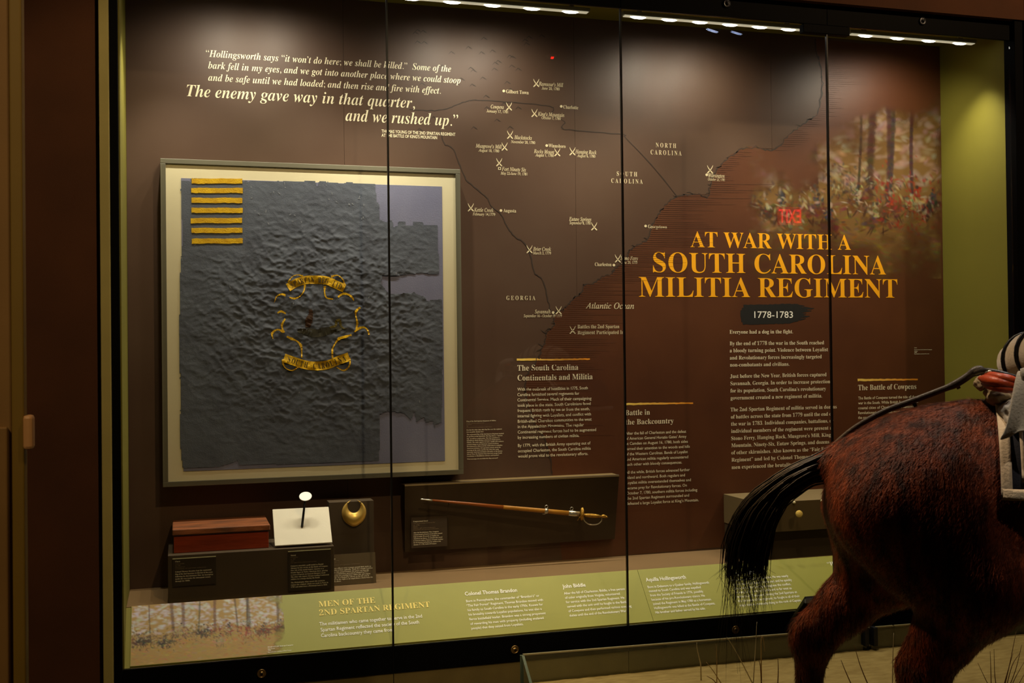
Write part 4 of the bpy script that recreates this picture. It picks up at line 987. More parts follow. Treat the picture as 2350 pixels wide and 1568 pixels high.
# button plinth on the right
bx0, bx1 = 3.096, 4.15
bpz = .767
bp = empty('plinth', (3.6, -.2, ZD), 'taupe plinth with a gilt button, half hidden by the horse tail', 'plinth')
box('plinth_head', bx0, bx1, -.42, -.001, .597, bpz, mat('taupe_plinth_laminate', (112, 94, 60), .6, var=.08, scale=6, bump=.03, bscale=300), bp, bevel=.002)
box('plinth_foot', bx0 + .005, bx1 - .005, -.385, -.001, ZD, .597, M_pl, bp)
for xx, yy in ((1822.5, 1154), (1885.5, 1150)):
    c = onY(xx, yy, -.42); lathe('round_stud', [(.0085, 0), (.0085, .003), (.006, .007), (.002, .0085)], c, (0, -1, 0), mat('pearl_stud', (210, 196, 150), .35, .2, var=.1, scale=40), bp, seg=18)
c = onY(1834, 1180, -.455)
bt = empty('gilt_button', tuple(c), 'round gilt uniform button on the taupe plinth', 'button')
bnv = np.array([-.25, -.85, .25])
lathe('button_face', [(.017, -.002), (.0205, 0), (.0205, .002), (.018, .003), (.010, .0045), (.002, .005)], c, bnv, mat('gilt_button_face', (222, 190, 96), .4, .7, rgb2=(180, 146, 66), scale=220, bump=.4, bscale=300), bt, seg=30)
v, f = tube([c + [0, .002, 0], c + [.004, .036, -.002]], .003, 8); mesh('shank_pin', v, f, M_dark, bt)

# ================================================================== HORSE BASE, SAND, LOW GLASS
BA, BB = np.array([1.531, -.997]), np.array([5.6, -1.2045])
sd = np.array([1.402 - 1.502, -1.426 + .987]); sd /= np.linalg.norm(sd)
SA = BA; SE = BA + sd * 3.9
ZT = .206
M_bg = glass_mat('low_barrier_glass', .05, tint=(.93, .97, .93))
M_ge = mat('pale_green_glass_edge', (150, 138, 104), .35, var=.1, scale=30, spec=.8)
M_ged = mat('dim_green_glass_edge', (84, 100, 88), .3, var=.2, scale=30, spec=.8)
bar = empty('glass_barrier', (3.0, -1.1, FLOOR_Z), 'low clear glass barrier around the sandy horse base', 'barrier')
M_clip = mat('blue_black_clip', (34, 36, 46), .4, .4, var=.1, scale=20)
def pane(name, p, q, z0, z1, th, m):
    d = (q - p) / np.linalg.norm(q - p); n = np.array([-d[1], d[0]]) * th / 2
    c = [p - n, q - n, q + n, p + n]
    v = [(*k, z0) for k in c] + [(*k, z1) for k in c]
    return mesh(name, v, [(3, 2, 1, 0), (4, 5, 6, 7), (0, 1, 5, 4), (1, 2, 6, 5), (2, 3, 7, 6), (3, 0, 4, 7)], m, bar)
bd_ = (BB - BA) / np.linalg.norm(BB - BA)
cutx = 1.95
for a_, b_ in ((0, cutx - .004), (cutx + .004, 4.05)):
    p, q_ = BA + bd_ * a_, BA + bd_ * b_
    pane('glass_pane', p, q_, FLOOR_Z, ZT - .003, .012, M_bg); pane('polished_edge', p, q_, ZT - .003, ZT + .003, .012, M_ge)
pane('glass_pane', SA + sd * .012, SE, FLOOR_Z, ZT - .003, .012, M_bg); pane('polished_edge', SA + sd * .012, SE, ZT - .003, ZT, .012, M_ged)
pane('corner_edge', SA - bd_ * .004 + sd * .002, SA - bd_ * .004 + sd * .012, FLOOR_Z, ZT, .02, M_ged)
for xx in (1985, 2005):
    pc = onZ(xx, 1441, ZT + .004); box('panel_clip', pc[0] - .012, pc[0] + .012, pc[1] - .02, pc[1] + .02, .12, ZT + .008, M_clip, bar, bevel=.003)
# raised base
base = empty('sand_platform', (3.2, -2.6, FLOOR_Z), 'sandy raised base under the horse', 'base')
PB = [BA + sd * .02 + bd_ * .02, BB, BB + sd * 3.9, SE + bd_ * .02]
slab('base_box', [(*PB[3], -.02), (*PB[2], -.02), (*PB[1], -.02), (*PB[0], -.02)], (0, 0, 1), .18, M_kick, base)
ns, nt_ = 260, 240
u = np.linspace(0, 1, ns); t_ = np.linspace(0, 1, nt_)
Ug, Tg = np.meshgrid(u, t_)
P2 = (PB[0][None, None] * (1 - Ug[..., None]) + PB[1] * Ug[..., None]) * (1 - Tg[..., None]) + (PB[3] * (1 - Ug[..., None]) + PB[2] * Ug[..., None]) * Tg[..., None]
Zs = .077 + (.127 - .077) * Ug * 1.0 + .022 * (fbm(P2[..., 0] * 3, P2[..., 1] * 3, 60) - .47) * np.clip(Tg * 8, 0, 1) + .006 * (fbm(P2[..., 0] * 30, P2[..., 1] * 14, 64) - .47)
V = np.concatenate([P2, Zs[..., None]], -1).reshape(-1, 3); idx = np.arange(ns * nt_).reshape(nt_, ns)
me = bpy.data.meshes.new('sand'); me.from_pydata(V.tolist(), [], np.stack([idx[:-1, :-1], idx[1:, :-1], idx[1:, 1:], idx[:-1, 1:]], -1).reshape(-1, 4).tolist()); me.update()
M_sand = mat('tan_sand', (176, 152, 92), .95, rgb2=(150, 126, 70), scale=26, stretch=(.5, 1.4, 1), bump=.6, bscale=90)
sand = link('sand', me, M_sand, base, True); sand['kind'] = 'stuff'
def sand_z(x, y):
    d_ = (V[:, 0] - x) ** 2 + (V[:, 1] - y) ** 2; return V[np.argmin(d_), 2]
# text stand behind the barrier
ls = empty('text_stand', (2.9, -.9, FLOOR_Z), 'black slanted text stand between barrier and case, behind the horse leg', 'text stand')
tpa, tpb = onY(1850, 1377, -1.02), onY(1850, 1377, -1.02) + np.array([.5, 0, 0])
bta = onY(1802, 1452, -.80); btb = bta + np.array([.5, 0, 0])
nrm = np.cross(btb - bta, tpa - bta); nrm /= np.linalg.norm(nrm)
slab('tilted_panel', [bta, btb, tpb, tpa], nrm, .02, mat('black_stand_metal', (22, 22, 26), .4, .2, var=.1, scale=20), ls, bevel=.002)
slab('panel_edge', [tpa + [0, -.001, -.018], tpb + [0, -.001, -.018], tpb + [0, -.004, .006], tpa + [0, -.004, .006]], (0, -1, .2), .02, mat('blue_grey_edge', (120, 124, 150), .4, .1, var=.1, scale=20), ls, bevel=.002)
for k in (.1, .4): box('stand_leg', bta[0] + k, bta[0] + k + .03, -.93, -.90, FLOOR_Z, (bta[2] + tpa[2]) / 2 - .02, M_clip, ls)

# ================================================================== HORSE
P0 = onY(2050, 1100, -2.9); _d = ray(2050, 1100); HN = np.array([_d[0], _d[1], 0]); HN /= np.linalg.norm(HN); HT = np.array([HN[1], -HN[0], 0])
def HW(s, w_, z): return np.array([P0[0], P0[1], 0]) + s * HT + w_ * HN + np.array([0, 0, z])
def HL(x, y, w_=0.0):
    q_ = onP(x, y, P0 + w_ * HN, HN); return np.array([(q_ - P0) @ HT, w_, q_[2]])
hx_, hz_ = .0155, .0155
gs = np.arange(-.62, 2.05, hx_); gw = np.arange(-.40, .40, hx_); gzz = np.arange(.06, 2.25, hz_)
Sg, Wg, Zg = np.meshgrid(gs, gw, gzz, indexing='ij')
Sg = Sg.astype(np.float32); Wg = Wg.astype(np.float32); Zg = Zg.astype(np.float32)
def smin(a, b, k):
    hh = np.clip(.5 + .5 * (b - a) / k, 0, 1); return b * (1 - hh) + a * hh - k * hh * (1 - hh)
def ell(c, r):
    x, y, z = (Sg - c[0]) / r[0], (Wg - c[1]) / r[1], (Zg - c[2]) / r[2]
    k0 = np.sqrt(x * x + y * y + z * z) + 1e-6; k1 = np.sqrt((x / r[0]) ** 2 + (y / r[1]) ** 2 + (z / r[2]) ** 2) + 1e-6
    return k0 * (k0 - 1) / k1
def cap_(a, b, ra, rb, sq=1.0):
    a = np.array(a); b = np.array(b); d_ = b - a
    px, py, pz_ = Sg - a[0], Wg - a[1], Zg - a[2]
    tt = np.clip((px * d_[0] + py * d_[1] + pz_ * d_[2]) / (d_ @ d_), 0, 1)
    return np.sqrt((px - tt * d_[0]) ** 2 + ((py - tt * d_[1]) / sq) ** 2 + (pz_ - tt * d_[2]) ** 2) - (ra + (rb - ra) * tt)
GZ = .105
D = ell((.135, 0, 1.150), (.325, .262, .282))
D = smin(D, cap_((-.11, 0, 1.225), (.24, 0, 1.300), .088, .140), .08)
D = smin(D, cap_((-.205, 0, 1.250), (-.06, 0, 1.285), .042, .072), .05)          # dock
D = smin(D, ell((.62, 0, 1.165), (.52, .275, .285)), .14)                        # barrel
D = smin(D, ell((.98, 0, 1.16), (.34, .25, .32)), .12)                           # chest
D = smin(D, cap_((.95, 0, 1.42), (1.10, 0, 1.40), .10, .13), .10)                # withers
for sg, (hip, stif, hock, fet, toe) in ((-1, ((.03, -.135, 1.13), (.225, -.185, .905), (.078, -.170, .615), (.035, -.165, .27), (.06, -.165, .15))),
                                        (1, ((-.02, .135, 1.10), (-.01, .175, .90), (-.272, .150, .625), (-.300, .150, .28), (-.335, .150, .16)))):
    D = smin(D, cap_(hip, stif, .205 if sg < 0 else .19, .155 if sg < 0 else .145, .92), .09)
    D = smin(D, cap_((hip[0] - .06, hip[1] * .9, hip[2] - .02), ((hip[0] - .10 + stif[0]) / 2 - .02, stif[1] * .9, stif[2] + .06), .135, .11), .07)
    mid = [(stif[i] * .45 + hock[i] * .55) for i in range(3)]
    D = smin(D, cap_(stif, mid, .135 if sg < 0 else .13, .085, .8), .07)
    D = smin(D, cap_(mid, hock, .09, .064, .75), .04)
    pnt = (hock[0] - .058, hock[1], hock[2] + .040) if sg < 0 else (hock[0] - .034, hock[1], hock[2] + .036)
    D = smin(D, cap_((mid[0] - .03, mid[1], mid[2] + .03), pnt, .05, .026, .75), .035)   # tendon to the point of hock
    D = smin(D, ell(hock, (.074, .054, .085)), .04)
    D = smin(D, cap_(hock, fet, .058 if sg > 0 else .062, .036, .8), .03)
    D = smin(D, ell(fet, (.042, .036, .045)), .02)
    D = smin(D, cap_(fet, toe, .031, .036), .02)
for sg, (sh, elb, kn, fet, toe) in ((-1, ((1.08, -.15, 1.18), (.98, -.17, .93), (1.15, -.16, .60), (1.12, -.16, .27), (1.15, -.16, .16))),
                                    (1, ((1.10, .15, 1.18), (1.02, .17, .93), (1.30, .15, .76), (1.44, .15, .50), (1.50, .15, .42)))):
    D = smin(D, cap_(sh, elb, .15, .11, .8), .08); D = smin(D, cap_(elb, kn, .085, .05), .05); D = smin(D, ell(kn, (.055, .048, .06)), .03)
    D = smin(D, cap_(kn, fet, .038, .029), .02); D = smin(D, cap_(fet, toe, .036, .038), .02)
D = smin(D, cap_((1.10, 0, 1.26), (1.46, 0, 1.74), .20, .105, .72), .12)          # neck
D = smin(D, cap_((1.44, 0, 1.76), (1.62, 0, 1.66), .095, .08, .75), .06); D = smin(D, cap_((1.60, 0, 1.68), (1.86, 0, 1.46), .085, .05, .72), .05)
D = smin(D, ell((1.88, 0, 1.45), (.06, .048, .055)), .03)
for sg in (-1, 1): D = smin(D, cap_((1.45, sg * .05, 1.82), (1.45, sg * .062, 1.93), .026, .008), .02)
def surface_nets(D, org, h_):
    s_ = D < 0; nx_, ny_, nz_ = D.shape
    cnt = np.zeros((nx_ - 1, ny_ - 1, nz_ - 1), np.int8); acc = np.zeros((nx_ - 1, ny_ - 1, nz_ - 1, 3), np.float32)
    offs = [(i, j, k) for i in (0, 1) for j in (0, 1) for k in (0, 1)]
    sl = lambda o: tuple(slice(q, (n - 1) + q) for q, n in zip(o, D.shape))
    for o in offs:
        for ax in range(3):
            if o[ax] == 0:
                o2 = list(o); o2[ax] = 1
                a = D[sl(o)]; b = D[sl(o2)]; cr = (a < 0) != (b < 0)
                tt = np.where(cr, a / (a - b + 1e-12), 0)
                for c in range(3): acc[..., c] += np.where(cr, (o[c] + (tt if c == ax else 0)), 0)
                cnt += cr
    act = cnt > 0; ids = -np.ones(act.shape, int); ids[act] = np.arange(act.sum())
    cell = np.argwhere(act); V_ = (cell + acc[act] / cnt[act][:, None]) * h_ + np.array(org)
    Fq_ = []
    for ax in range(3):
        b1, b2 = [(1, 2), (2, 0), (0, 1)][ax]
        lo = [slice(1, n - 1) for n in D.shape]; lo[ax] = slice(0, D.shape[ax] - 1); hi = list(lo); hi[ax] = slice(1, D.shape[ax])
        a = s_[tuple(lo)]; b = s_[tuple(hi)]; pos = np.argwhere(a != b)
        if not len(pos): continue
        base_ = pos + np.array([0 if i == ax else 1 for i in range(3)])
        e1 = np.zeros(3, int); e1[b1] = 1; e2 = np.zeros(3, int); e2[b2] = 1
        qd = np.stack([ids[tuple((base_ - e1 - e2).T)], ids[tuple((base_ - e2).T)], ids[tuple(base_.T)], ids[tuple((base_ - e1).T)]], 1)
        fl = a[tuple(pos.T)]; qd[~fl] = qd[~fl][:, ::-1]; Fq_.append(qd)
    return V_, np.vstack(Fq_)
HV, HF = surface_nets(D, (gs[0], gw[0], gzz[0]), hx_)
HB = np.array([P0[0], P0[1], 0]) + HV[:, :1] * HT + HV[:, 1:2] * HN + HV[:, 2:] * np.array([0, 0, 1.0])
horse = empty('horse', tuple(HW(.5, 0, GZ)), 'dark bay horse seen from its hindquarters, striding right on sand', 'horse')
me = bpy.data.meshes.new('body'); me.from_pydata(HB.tolist(), [], HF.tolist()); me.update()
# bay coat: black points carried as a colour attribute of the hide, fine hair from noise
M_coat = bpy.data.materials.new('bay_coat'); M_coat.use_nodes = True
nt = M_coat.node_tree; b_ = nt.nodes['Principled BSDF']; b_.inputs['Roughness'].default_value = .5; b_.inputs['Specular IOR Level'].default_value = .22
b_.inputs['Sheen Weight'].default_value = .06; b_.inputs['Sheen Roughness'].default_value = .4; b_.inputs['Sheen Tint'].default_value = (.9, .5, .3, 1)
at = nt.nodes.new('ShaderNodeAttribute'); at.attribute_name = 'coat'
tc = nt.nodes.new('ShaderNodeTexCoord'); mp_ = nt.nodes.new('ShaderNodeMapping'); mp_.inputs['Rotation'].default_value = (0, .5, -.62); mp_.inputs['Scale'].default_value = (1, 1, .38)
nt.links.new(tc.outputs['Object'], mp_.inputs['Vector'])
n1 = nt.nodes.new('ShaderNodeTexNoise'); n1.inputs['Scale'].default_value = 26; n1.inputs['Detail'].default_value = 6
n2 = nt.nodes.new('ShaderNodeTexNoise'); n2.inputs['Scale'].default_value = 210; n2.inputs['Detail'].default_value = 4
nt.links.new(mp_.outputs[0], n1.inputs['Vector']); nt.links.new(mp_.outputs[0], n2.inputs['Vector'])
r_ = nt.nodes.new('ShaderNodeValToRGB'); r_.color_ramp.elements[0].position = .35; r_.color_ramp.elements[1].position = .68
r_.color_ramp.elements[0].color = (.32, .26, .26, 1); r_.color_ramp.elements[1].color = (1.9, 1.75, 1.6, 1)
nt.links.new(n1.outputs['Fac'], r_.inputs['Fac'])
mx = nt.nodes.new('ShaderNodeMix'); mx.data_type = 'RGBA'; mx.blend_type = 'MULTIPLY'; mx.inputs[0].default_value = 1
nt.links.new(at.outputs['Color'], mx.inputs[6]); nt.links.new(r_.outputs[0], mx.inputs[7]); nt.links.new(mx.outputs[2], b_.inputs['Base Color'])
ad = nt.nodes.new('ShaderNodeMath'); ad.operation = 'MULTIPLY_ADD'; ad.inputs[1].default_value = .8
nt.links.new(n1.outputs['Fac'], ad.inputs[0]); nt.links.new(n2.outputs['Fac'], ad.inputs[2])
bu = nt.nodes.new('ShaderNodeBump'); bu.inputs['Strength'].default_value = .55; bu.inputs['Distance'].default_value = .008
nt.links.new(ad.outputs[0], bu.inputs['Height']); nt.links.new(bu.outputs[0], b_.inputs['Normal'])
bay = np.array(lin((90, 40, 16))); blk = np.array(lin((26, 16, 14)))
k_ = np.clip((HV[:, 2] - .42) / .24, 0, 1); k_ = k_ * k_ * (3 - 2 * k_)
ca = me.color_attributes.new('coat', 'FLOAT_COLOR', 'POINT')
ca.data.foreach_set('color', np.concatenate([blk + (bay - blk) * k_[:, None], np.ones((len(HV), 1))], 1).reshape(-1).astype(np.float32))
body = link('body', me, M_coat, horse, True)
sm = body.modifiers.new('even', 'SMOOTH'); sm.factor = .5; sm.iterations = 4
# short coat hair lying along the flow of the hide (hindquarters and flank)
fv = HB[HF]; fc_ = fv.mean(1); nrm_ = np.cross(fv[:, 2] - fv[:, 0], fv[:, 3] - fv[:, 1]); ar_ = np.linalg.norm(nrm_, axis=1) + 1e-12; nrm_ /= ar_[:, None]
lc_ = HV[HF].mean(1); wt = ar_ * (lc_[:, 0] < .62); wt /= wt.sum()
rh = np.random.default_rng(17); NH = 70000; pick = rh.choice(len(HF), NH, p=wt)
bw = rh.random((NH, 4)); bw /= bw.sum(1)[:, None]; root = (fv[pick] * bw[..., None]).sum(1); hn_ = nrm_[pick]
flow = np.array(HT) * -.55 + np.array([0, 0, -.80]); lowb = np.clip((.95 - lc_[pick, 2]) / .3, 0, 1)[:, None]
fl_ = flow * (1 - lowb) + np.array([0, 0, -1.0]) * lowb + .22 * rh.normal(size=(NH, 3)); fl_ -= hn_ * (fl_ * hn_).sum(1)[:, None]; fl_ /= np.linalg.norm(fl_, axis=1)[:, None] + 1e-9
sd2 = np.cross(hn_, fl_); Lh = rh.uniform(.014, .034, NH)[:, None]; wh_ = rh.uniform(.0007, .0016, NH)[:, None]
tip = root + fl_ * Lh + hn_ * Lh * rh.uniform(.10, .30, NH)[:, None]; r0_ = root - hn_ * .001
Vh = np.stack([r0_ - sd2 * wh_, r0_ + sd2 * wh_, tip], 1).reshape(-1, 3)
meh = bpy.data.meshes.new('coat_hair'); meh.from_pydata(Vh.tolist(), [], np.arange(3 * NH).reshape(-1, 3).tolist()); meh.update()
kh = np.clip((lc_[pick, 2] - .42) / .24, 0, 1); ch_ = blk + (bay - blk) * kh[:, None]; ch_ = ch_ * rh.uniform(.55, 1.5, NH)[:, None]
meh.color_attributes.new('coat', 'FLOAT_COLOR', 'POINT').data.foreach_set('color', np.repeat(np.concatenate([ch_, np.ones((NH, 1))], 1), 3, axis=0).reshape(-1).astype(np.float32))
ho = link('coat_hair', meh, M_coat, horse); ho['kind'] = 'stuff'
M_hoof = mat('grey_hoof', (60, 52, 44), .5, var=.3, scale=30)
for (s_, w_, z_, an) in ((.075, -.165, GZ, .3), (-.345, .150, GZ, .5), (1.165, -.16, GZ, -.3), (1.53, .15, .385, -.3)):
    pr = [(.052, -.045), (.050, -.03), (.040, .02), (.036, .035)]
    ax = np.array(HT) * -math.sin(an) * .6 + np.array([0, 0, 1.0]); c = HW(s_, w_, z_ + .045)
    lathe('hoof', pr, c, ax, M_hoof, horse, seg=18)
# tail and mane hair
M_hair = mat('black_horse_hair', (17, 12, 11), .5, var=.4, scale=60, spec=.5)
def hair(name, make, n):
    parts = []
    for i in range(n):
        P_, r0 = make(i); n_ = len(P_); R_ = np.interp(np.linspace(0, 1, n_), [0, .15, .7, 1], [r0 * .8, r0, r0 * .8, r0 * .12])
        parts.append(tube(P_, R_, 3, cap=False))
    v, f = join(parts); return mesh(name, v, f, M_hair, horse, True)
r = np.random.default_rng(5)
G1 = np.array([HL(*p) for p in ((1912, 1030), (1872, 1052), (1825, 1072), (1765, 1108), (1708, 1158), (1675, 1222), (1664, 1290), (1663, 1340))])
G2 = np.array([HL(*p) for p in ((1908, 1098), (1872, 1100), (1840, 1118), (1805, 1148), (1782, 1192), (1768, 1240), (1760, 1290), (1757, 1330))])
def tail_strand(i):
    u_ = r.beta(1.1, 1.1); ph = r.uniform(0, 2 * math.pi); rad = .055 * math.sqrt(r.random())
    base_ = G1 * (1 - u_) + G2 * u_
    wv = rad * math.sin(ph) * np.interp(np.arange(8), [0, 2, 5, 7], [.55, .9, 1.35, 1.6]); base_ = base_ + 0; base_[:, 1] += wv
    base_[:, 0] += r.normal(0, .004); base_[:, 2] += r.normal(0, .006)
    ln = r.beta(2.0, 1.4); k = 3.5 + ln * 3.5
    if r.random() < .09: k = 7
    P_ = smooth_path(base_, 40); P_ = P_[: int(40 * k / 7)]
    if k >= 6.2 and r.random() < .5:
        e = P_[-1]; ext = .02 + r.random() ** 2 * (.34 if u_ < .3 else .18); dr = r.normal(0, .03)
        P_ = np.vstack([P_, [e + np.array([dr * q_, 0, -ext * q_]) for q_ in (.35, .7, 1)]])
    P_ = P_[np.linspace(0, len(P_) - 1, 13).astype(int)]
    P_ = P_ + r.normal(0, .0016, P_.shape) * np.linspace(0, 1, len(P_))[:, None]
    return np.array([HW(*q_) for q_ in P_]), r.uniform(.0016, .0032)
hair('tail', tail_strand, 1700)
def mane_strand(i):
    t0 = r.random(); a = np.array([1.02, 0, 1.50]) * (1 - t0) + np.array([1.42, 0, 1.86]) * t0
    L_ = r.uniform(.12, .24); q_ = [a + np.array([-.02, 0, -.03]), a + np.array([-.04, -.05, .01]), a + np.array([-.05, -.11 - .02 * t0, -L_ * .5]), a + np.array([-.06 + r.normal(0, .02), -.12, -L_])]
    return np.array([HW(*p) for p in smooth_path(q_, 8)]), r.uniform(.002, .004)
hair('mane', mane_strand, 240)
for sg in (-1, 1): lathe('eye', [(.016, 0), (.014, .006), (.006, .011), (.001, .012)], HW(1.60, sg * .062, 1.725), HN * sg, mat('dark_eye', (12, 8, 6), .1, spec=.8), horse, seg=16)

# ================================================================== TACK ON THE HORSE
M_blk = mat('black_leather', (20, 18, 17), .4, var=.3, scale=40, bump=.15, bscale=150)
M_red = mat('russet_leather', (176, 66, 24), .38, rgb2=(130, 44, 16), scale=16, bump=.15, bscale=120)
M_cream = mat('cream_wool', (208, 190, 160), .9, rgb2=(186, 164, 132), scale=12, bump=.25, bscale=160, sheen=.3)
M_white = mat('grey_white_linen', (196, 186, 166), .9, rgb2=(168, 158, 140), scale=10, bump=.25, bscale=140, sheen=.3)
# saddle with crupper
sd_ = empty('saddle', tuple(HW(.75, 0, 1.46)), 'black leather saddle with crupper strap running back to the tail', 'saddle')
def on_h(pts): return np.array([HW(*p) for p in pts])
v, f = tube(on_h([(.46, 0, 1.53), (.58, 0, 1.50), (.75, 0, 1.48), (.92, 0, 1.54), (.98, 0, 1.60)]), [.10, .15, .16, .12, .06], 20, squash=((0, 0, 1), .35)); mesh('seat', v, f, M_blk, sd_, True)
v, f = tube(on_h([(.47, -.17, 1.46), (.45, -.11, 1.56), (.44, 0, 1.60), (.45, .11, 1.56), (.47, .17, 1.46)]), [.02, .035, .04, .035, .02], 12); mesh('cantle', v, f, M_blk, sd_, True)
v, f = tube(on_h([(.62, -.26, 1.36), (.70, -.30, 1.15), (.76, -.305, .98)]), [.12, .13, .09], 14, squash=(tuple(HN), .10)); mesh('flap', v, f, M_blk, sd_, True)
strap = [HL(*p, -.02) for p in ((2262, 858), (2240, 852), (2215, 868), (2188, 884), (2140, 903), (2092, 921), (2040, 940), (1995, 962), (1955, 987), (1925, 1012), (1905, 1032))]
sp_ = smooth_path(on_h(strap), 60)
v, f = tube(sp_, np.interp(np.linspace(0, 1, 60), [0, .06, .16, .3, .33, .6, 1], [.012, .019, .012, .0125, .010, .0095, .008]), 8, squash=(tuple(HN), .6)); mesh('crupper_strap', v, f, mat('worn_grey_leather', (70, 62, 54), .45, var=.3, scale=40, bump=.15, bscale=150), sd_, True)
for x, y in ((2196, 884), (2097, 925)):
    v, f = tube([HW(*HL(x - 4, y + 2)), HW(*HL(x + 4, y - 2))], [.014, .014], 10); mesh('strap_keeper', v, f, M_blk, sd_, True)
v, f = tube(smooth_path(on_h([HL(1960, 1000), HL(1935, 1020, -.03), HL(1915, 1042, -.05), HL(1905, 1065, -.05), HL(1900, 1085, -.02)]), 20), .007, 8); mesh('dock_loop', v, f, M_blk, sd_, True)
# saddle cloth with cream border, wrapped over the back
sc_ = empty('saddle_cloth', tuple(HW(.65, 0, 1.4)), 'dark blue saddle cloth with cream border below the bedroll', 'saddle cloth')
def barrel(s, a, off):
    rw = .272 + off; rz = .288 + off; return HW(s, rw * math.sin(a), 1.172 + rz * math.cos(a))
def wrap(name, s0, s1, a0, a1, off, m, ns_=14, na=18):
    V_ = [barrel(s0 + (s1 - s0) * i / ns_, a0 + (a1 - a0) * j / na, off) for i in range(ns_ + 1) for j in range(na + 1)]
    o = mesh(name, V_, [(i * (na + 1) + j, i * (na + 1) + j + 1, (i + 1) * (na + 1) + j + 1, (i + 1) * (na + 1) + j) for i in range(ns_) for j in range(na)], m, sc_, True)
    q_ = o.modifiers.new('thick', 'SOLIDIFY'); q_.thickness = .006; q_.offset = 1; return o
M_navy = mat('navy_wool', (24, 24, 34), .9, var=.3, scale=40, bump=.2, bscale=200)
AN = math.radians(89)
wrap('cloth', .30, .98, -AN, AN, .012, M_navy)
for s in (-1, 1):
    wrap('border', .296, .326, s * math.radians(20), s * AN, .017, M_cream, 3, 14)
    wrap('border', .30, .98, s * math.radians(83), s * AN, .017, M_cream, 14, 3)
    wrap('piping', .352, .362, s * math.radians(20), s * math.radians(79), .017, M_cream, 2, 14)
# bedroll strapped behind the saddle
br = empty('bedroll', tuple(HW(.42, 0, 1.52)), 'rolled cream blanket strapped behind the saddle with dark straps', 'bedroll')
rc = HL(2352, 812, -.05); ax0 = np.array([.34, -.86, .0]); ax0 /= np.linalg.norm(ax0)
ctr = np.array([.485, 0, rc[2] + .005]); La = .24
prof = [(-1, .02), (-.985, .055), (-.95, .078), (-.6, .084), (-.2, .080), (.2, .084), (.6, .082), (.95, .078), (.985, .055), (1, .02)]
Pp = [ctr + ax0 * La * p + np.array([0, 0, -.05 * p * p]) for p, _ in prof]
v, f = tube(on_h(Pp), [q_ for _, q_ in prof], 26); mesh('blanket_roll', v, f, M_cream, br, True)
for p in (-.72, -.36, .0, .36, .72):
    c0 = ctr + ax0 * La * p + np.array([0, 0, -.05 * p * p]); e1 = np.cross(ax0, [0, 0, 1.0]); e1 /= np.linalg.norm(e1); e2 = np.cross(e1, ax0)
    v, f = tube(on_h([c0 + .087 * (math.cos(a) * e1 + math.sin(a) * e2) for a in np.linspace(0, 2 * math.pi, 25)]), .006, 8, cap=False); mesh('strap', v, f, M_blk, br, True)
# saddle bag and rolled leathers under the bedroll
sb_ = empty('saddle_bag', tuple(HW(.34, -.1, 1.47)), 'cream canvas saddle bag with russet leather rolls behind the saddle', 'bag')
def blob(name, c, r3, m, parent, seed):
    bm = bmesh.new(); bmesh.ops.create_icosphere(bm, subdivisions=4, radius=1); rg = np.random.default_rng(seed); ph = rg.uniform(0, 6, 6)
    for q_ in bm.verts:
        k = 1 + .06 * math.sin(5 * q_.co.x + ph[0]) + .06 * math.sin(6 * q_.co.z + 4 * q_.co.y + ph[1]) + .03 * math.sin(13 * q_.co.x + 9 * q_.co.z + ph[2])
        l = np.array(q_.co) * k * np.array(r3) + np.array(c); q_.co = Vector(HW(*l))
    me_ = bpy.data.meshes.new(name); bmesh.ops.recalc_face_normals(bm, faces=bm.faces); bm.to_mesh(me_); bm.free(); return link(name, me_, m, parent, True)
M_canvas = mat('tan_canvas', (158, 138, 104), .9, rgb2=(132, 114, 84), scale=12, bump=.25, bscale=140)
c = HL(2290, 905, -.08); blob('bag_body', c, (.042, .10, .036), M_canvas, sb_, 1)
c = HL(2250, 880, -.04); blob('bag_end', c, (.020, .08, .022), M_canvas, sb_, 2)
c = HL(2322, 950, -.13); blob('folded_linen', c, (.040, .12, .05), M_white, sb_, 3)
for k, (pa, pb, pc, rd) in enumerate((((2248, 868), (2285, 876), (2330, 886), .016), ((2254, 880), (2288, 889), (2330, 896), .013), ((2262, 860), (2295, 866), (2335, 874), .013))):
    v, f = tube(smooth_path(on_h([HL(*pa, -.14), HL(*pb, -.205), HL(*pc, -.21)]), 14), np.interp(np.linspace(0, 1, 14), [0, .2, .8, 1], [rd * .4, rd, rd, rd * .6]), 10); mesh('leather_roll', v, f, M_red, sb_, True)
v, f = tube(smooth_path(on_h([HL(2240, 855, -.06), HL(2262, 850, -.14), HL(2300, 858, -.17), HL(2335, 868, -.17)]), 16), .008, 8, squash=(tuple(HN), .5)); mesh('buckle_strap', v, f, M_blk, sb_, True)
v, f = tube(on_h([HL(2262, 856, -.155), HL(2272, 852, -.16), HL(2278, 856, -.16)]), .004, 6); mesh('buckle', v, f, M_silver, sb_, True)
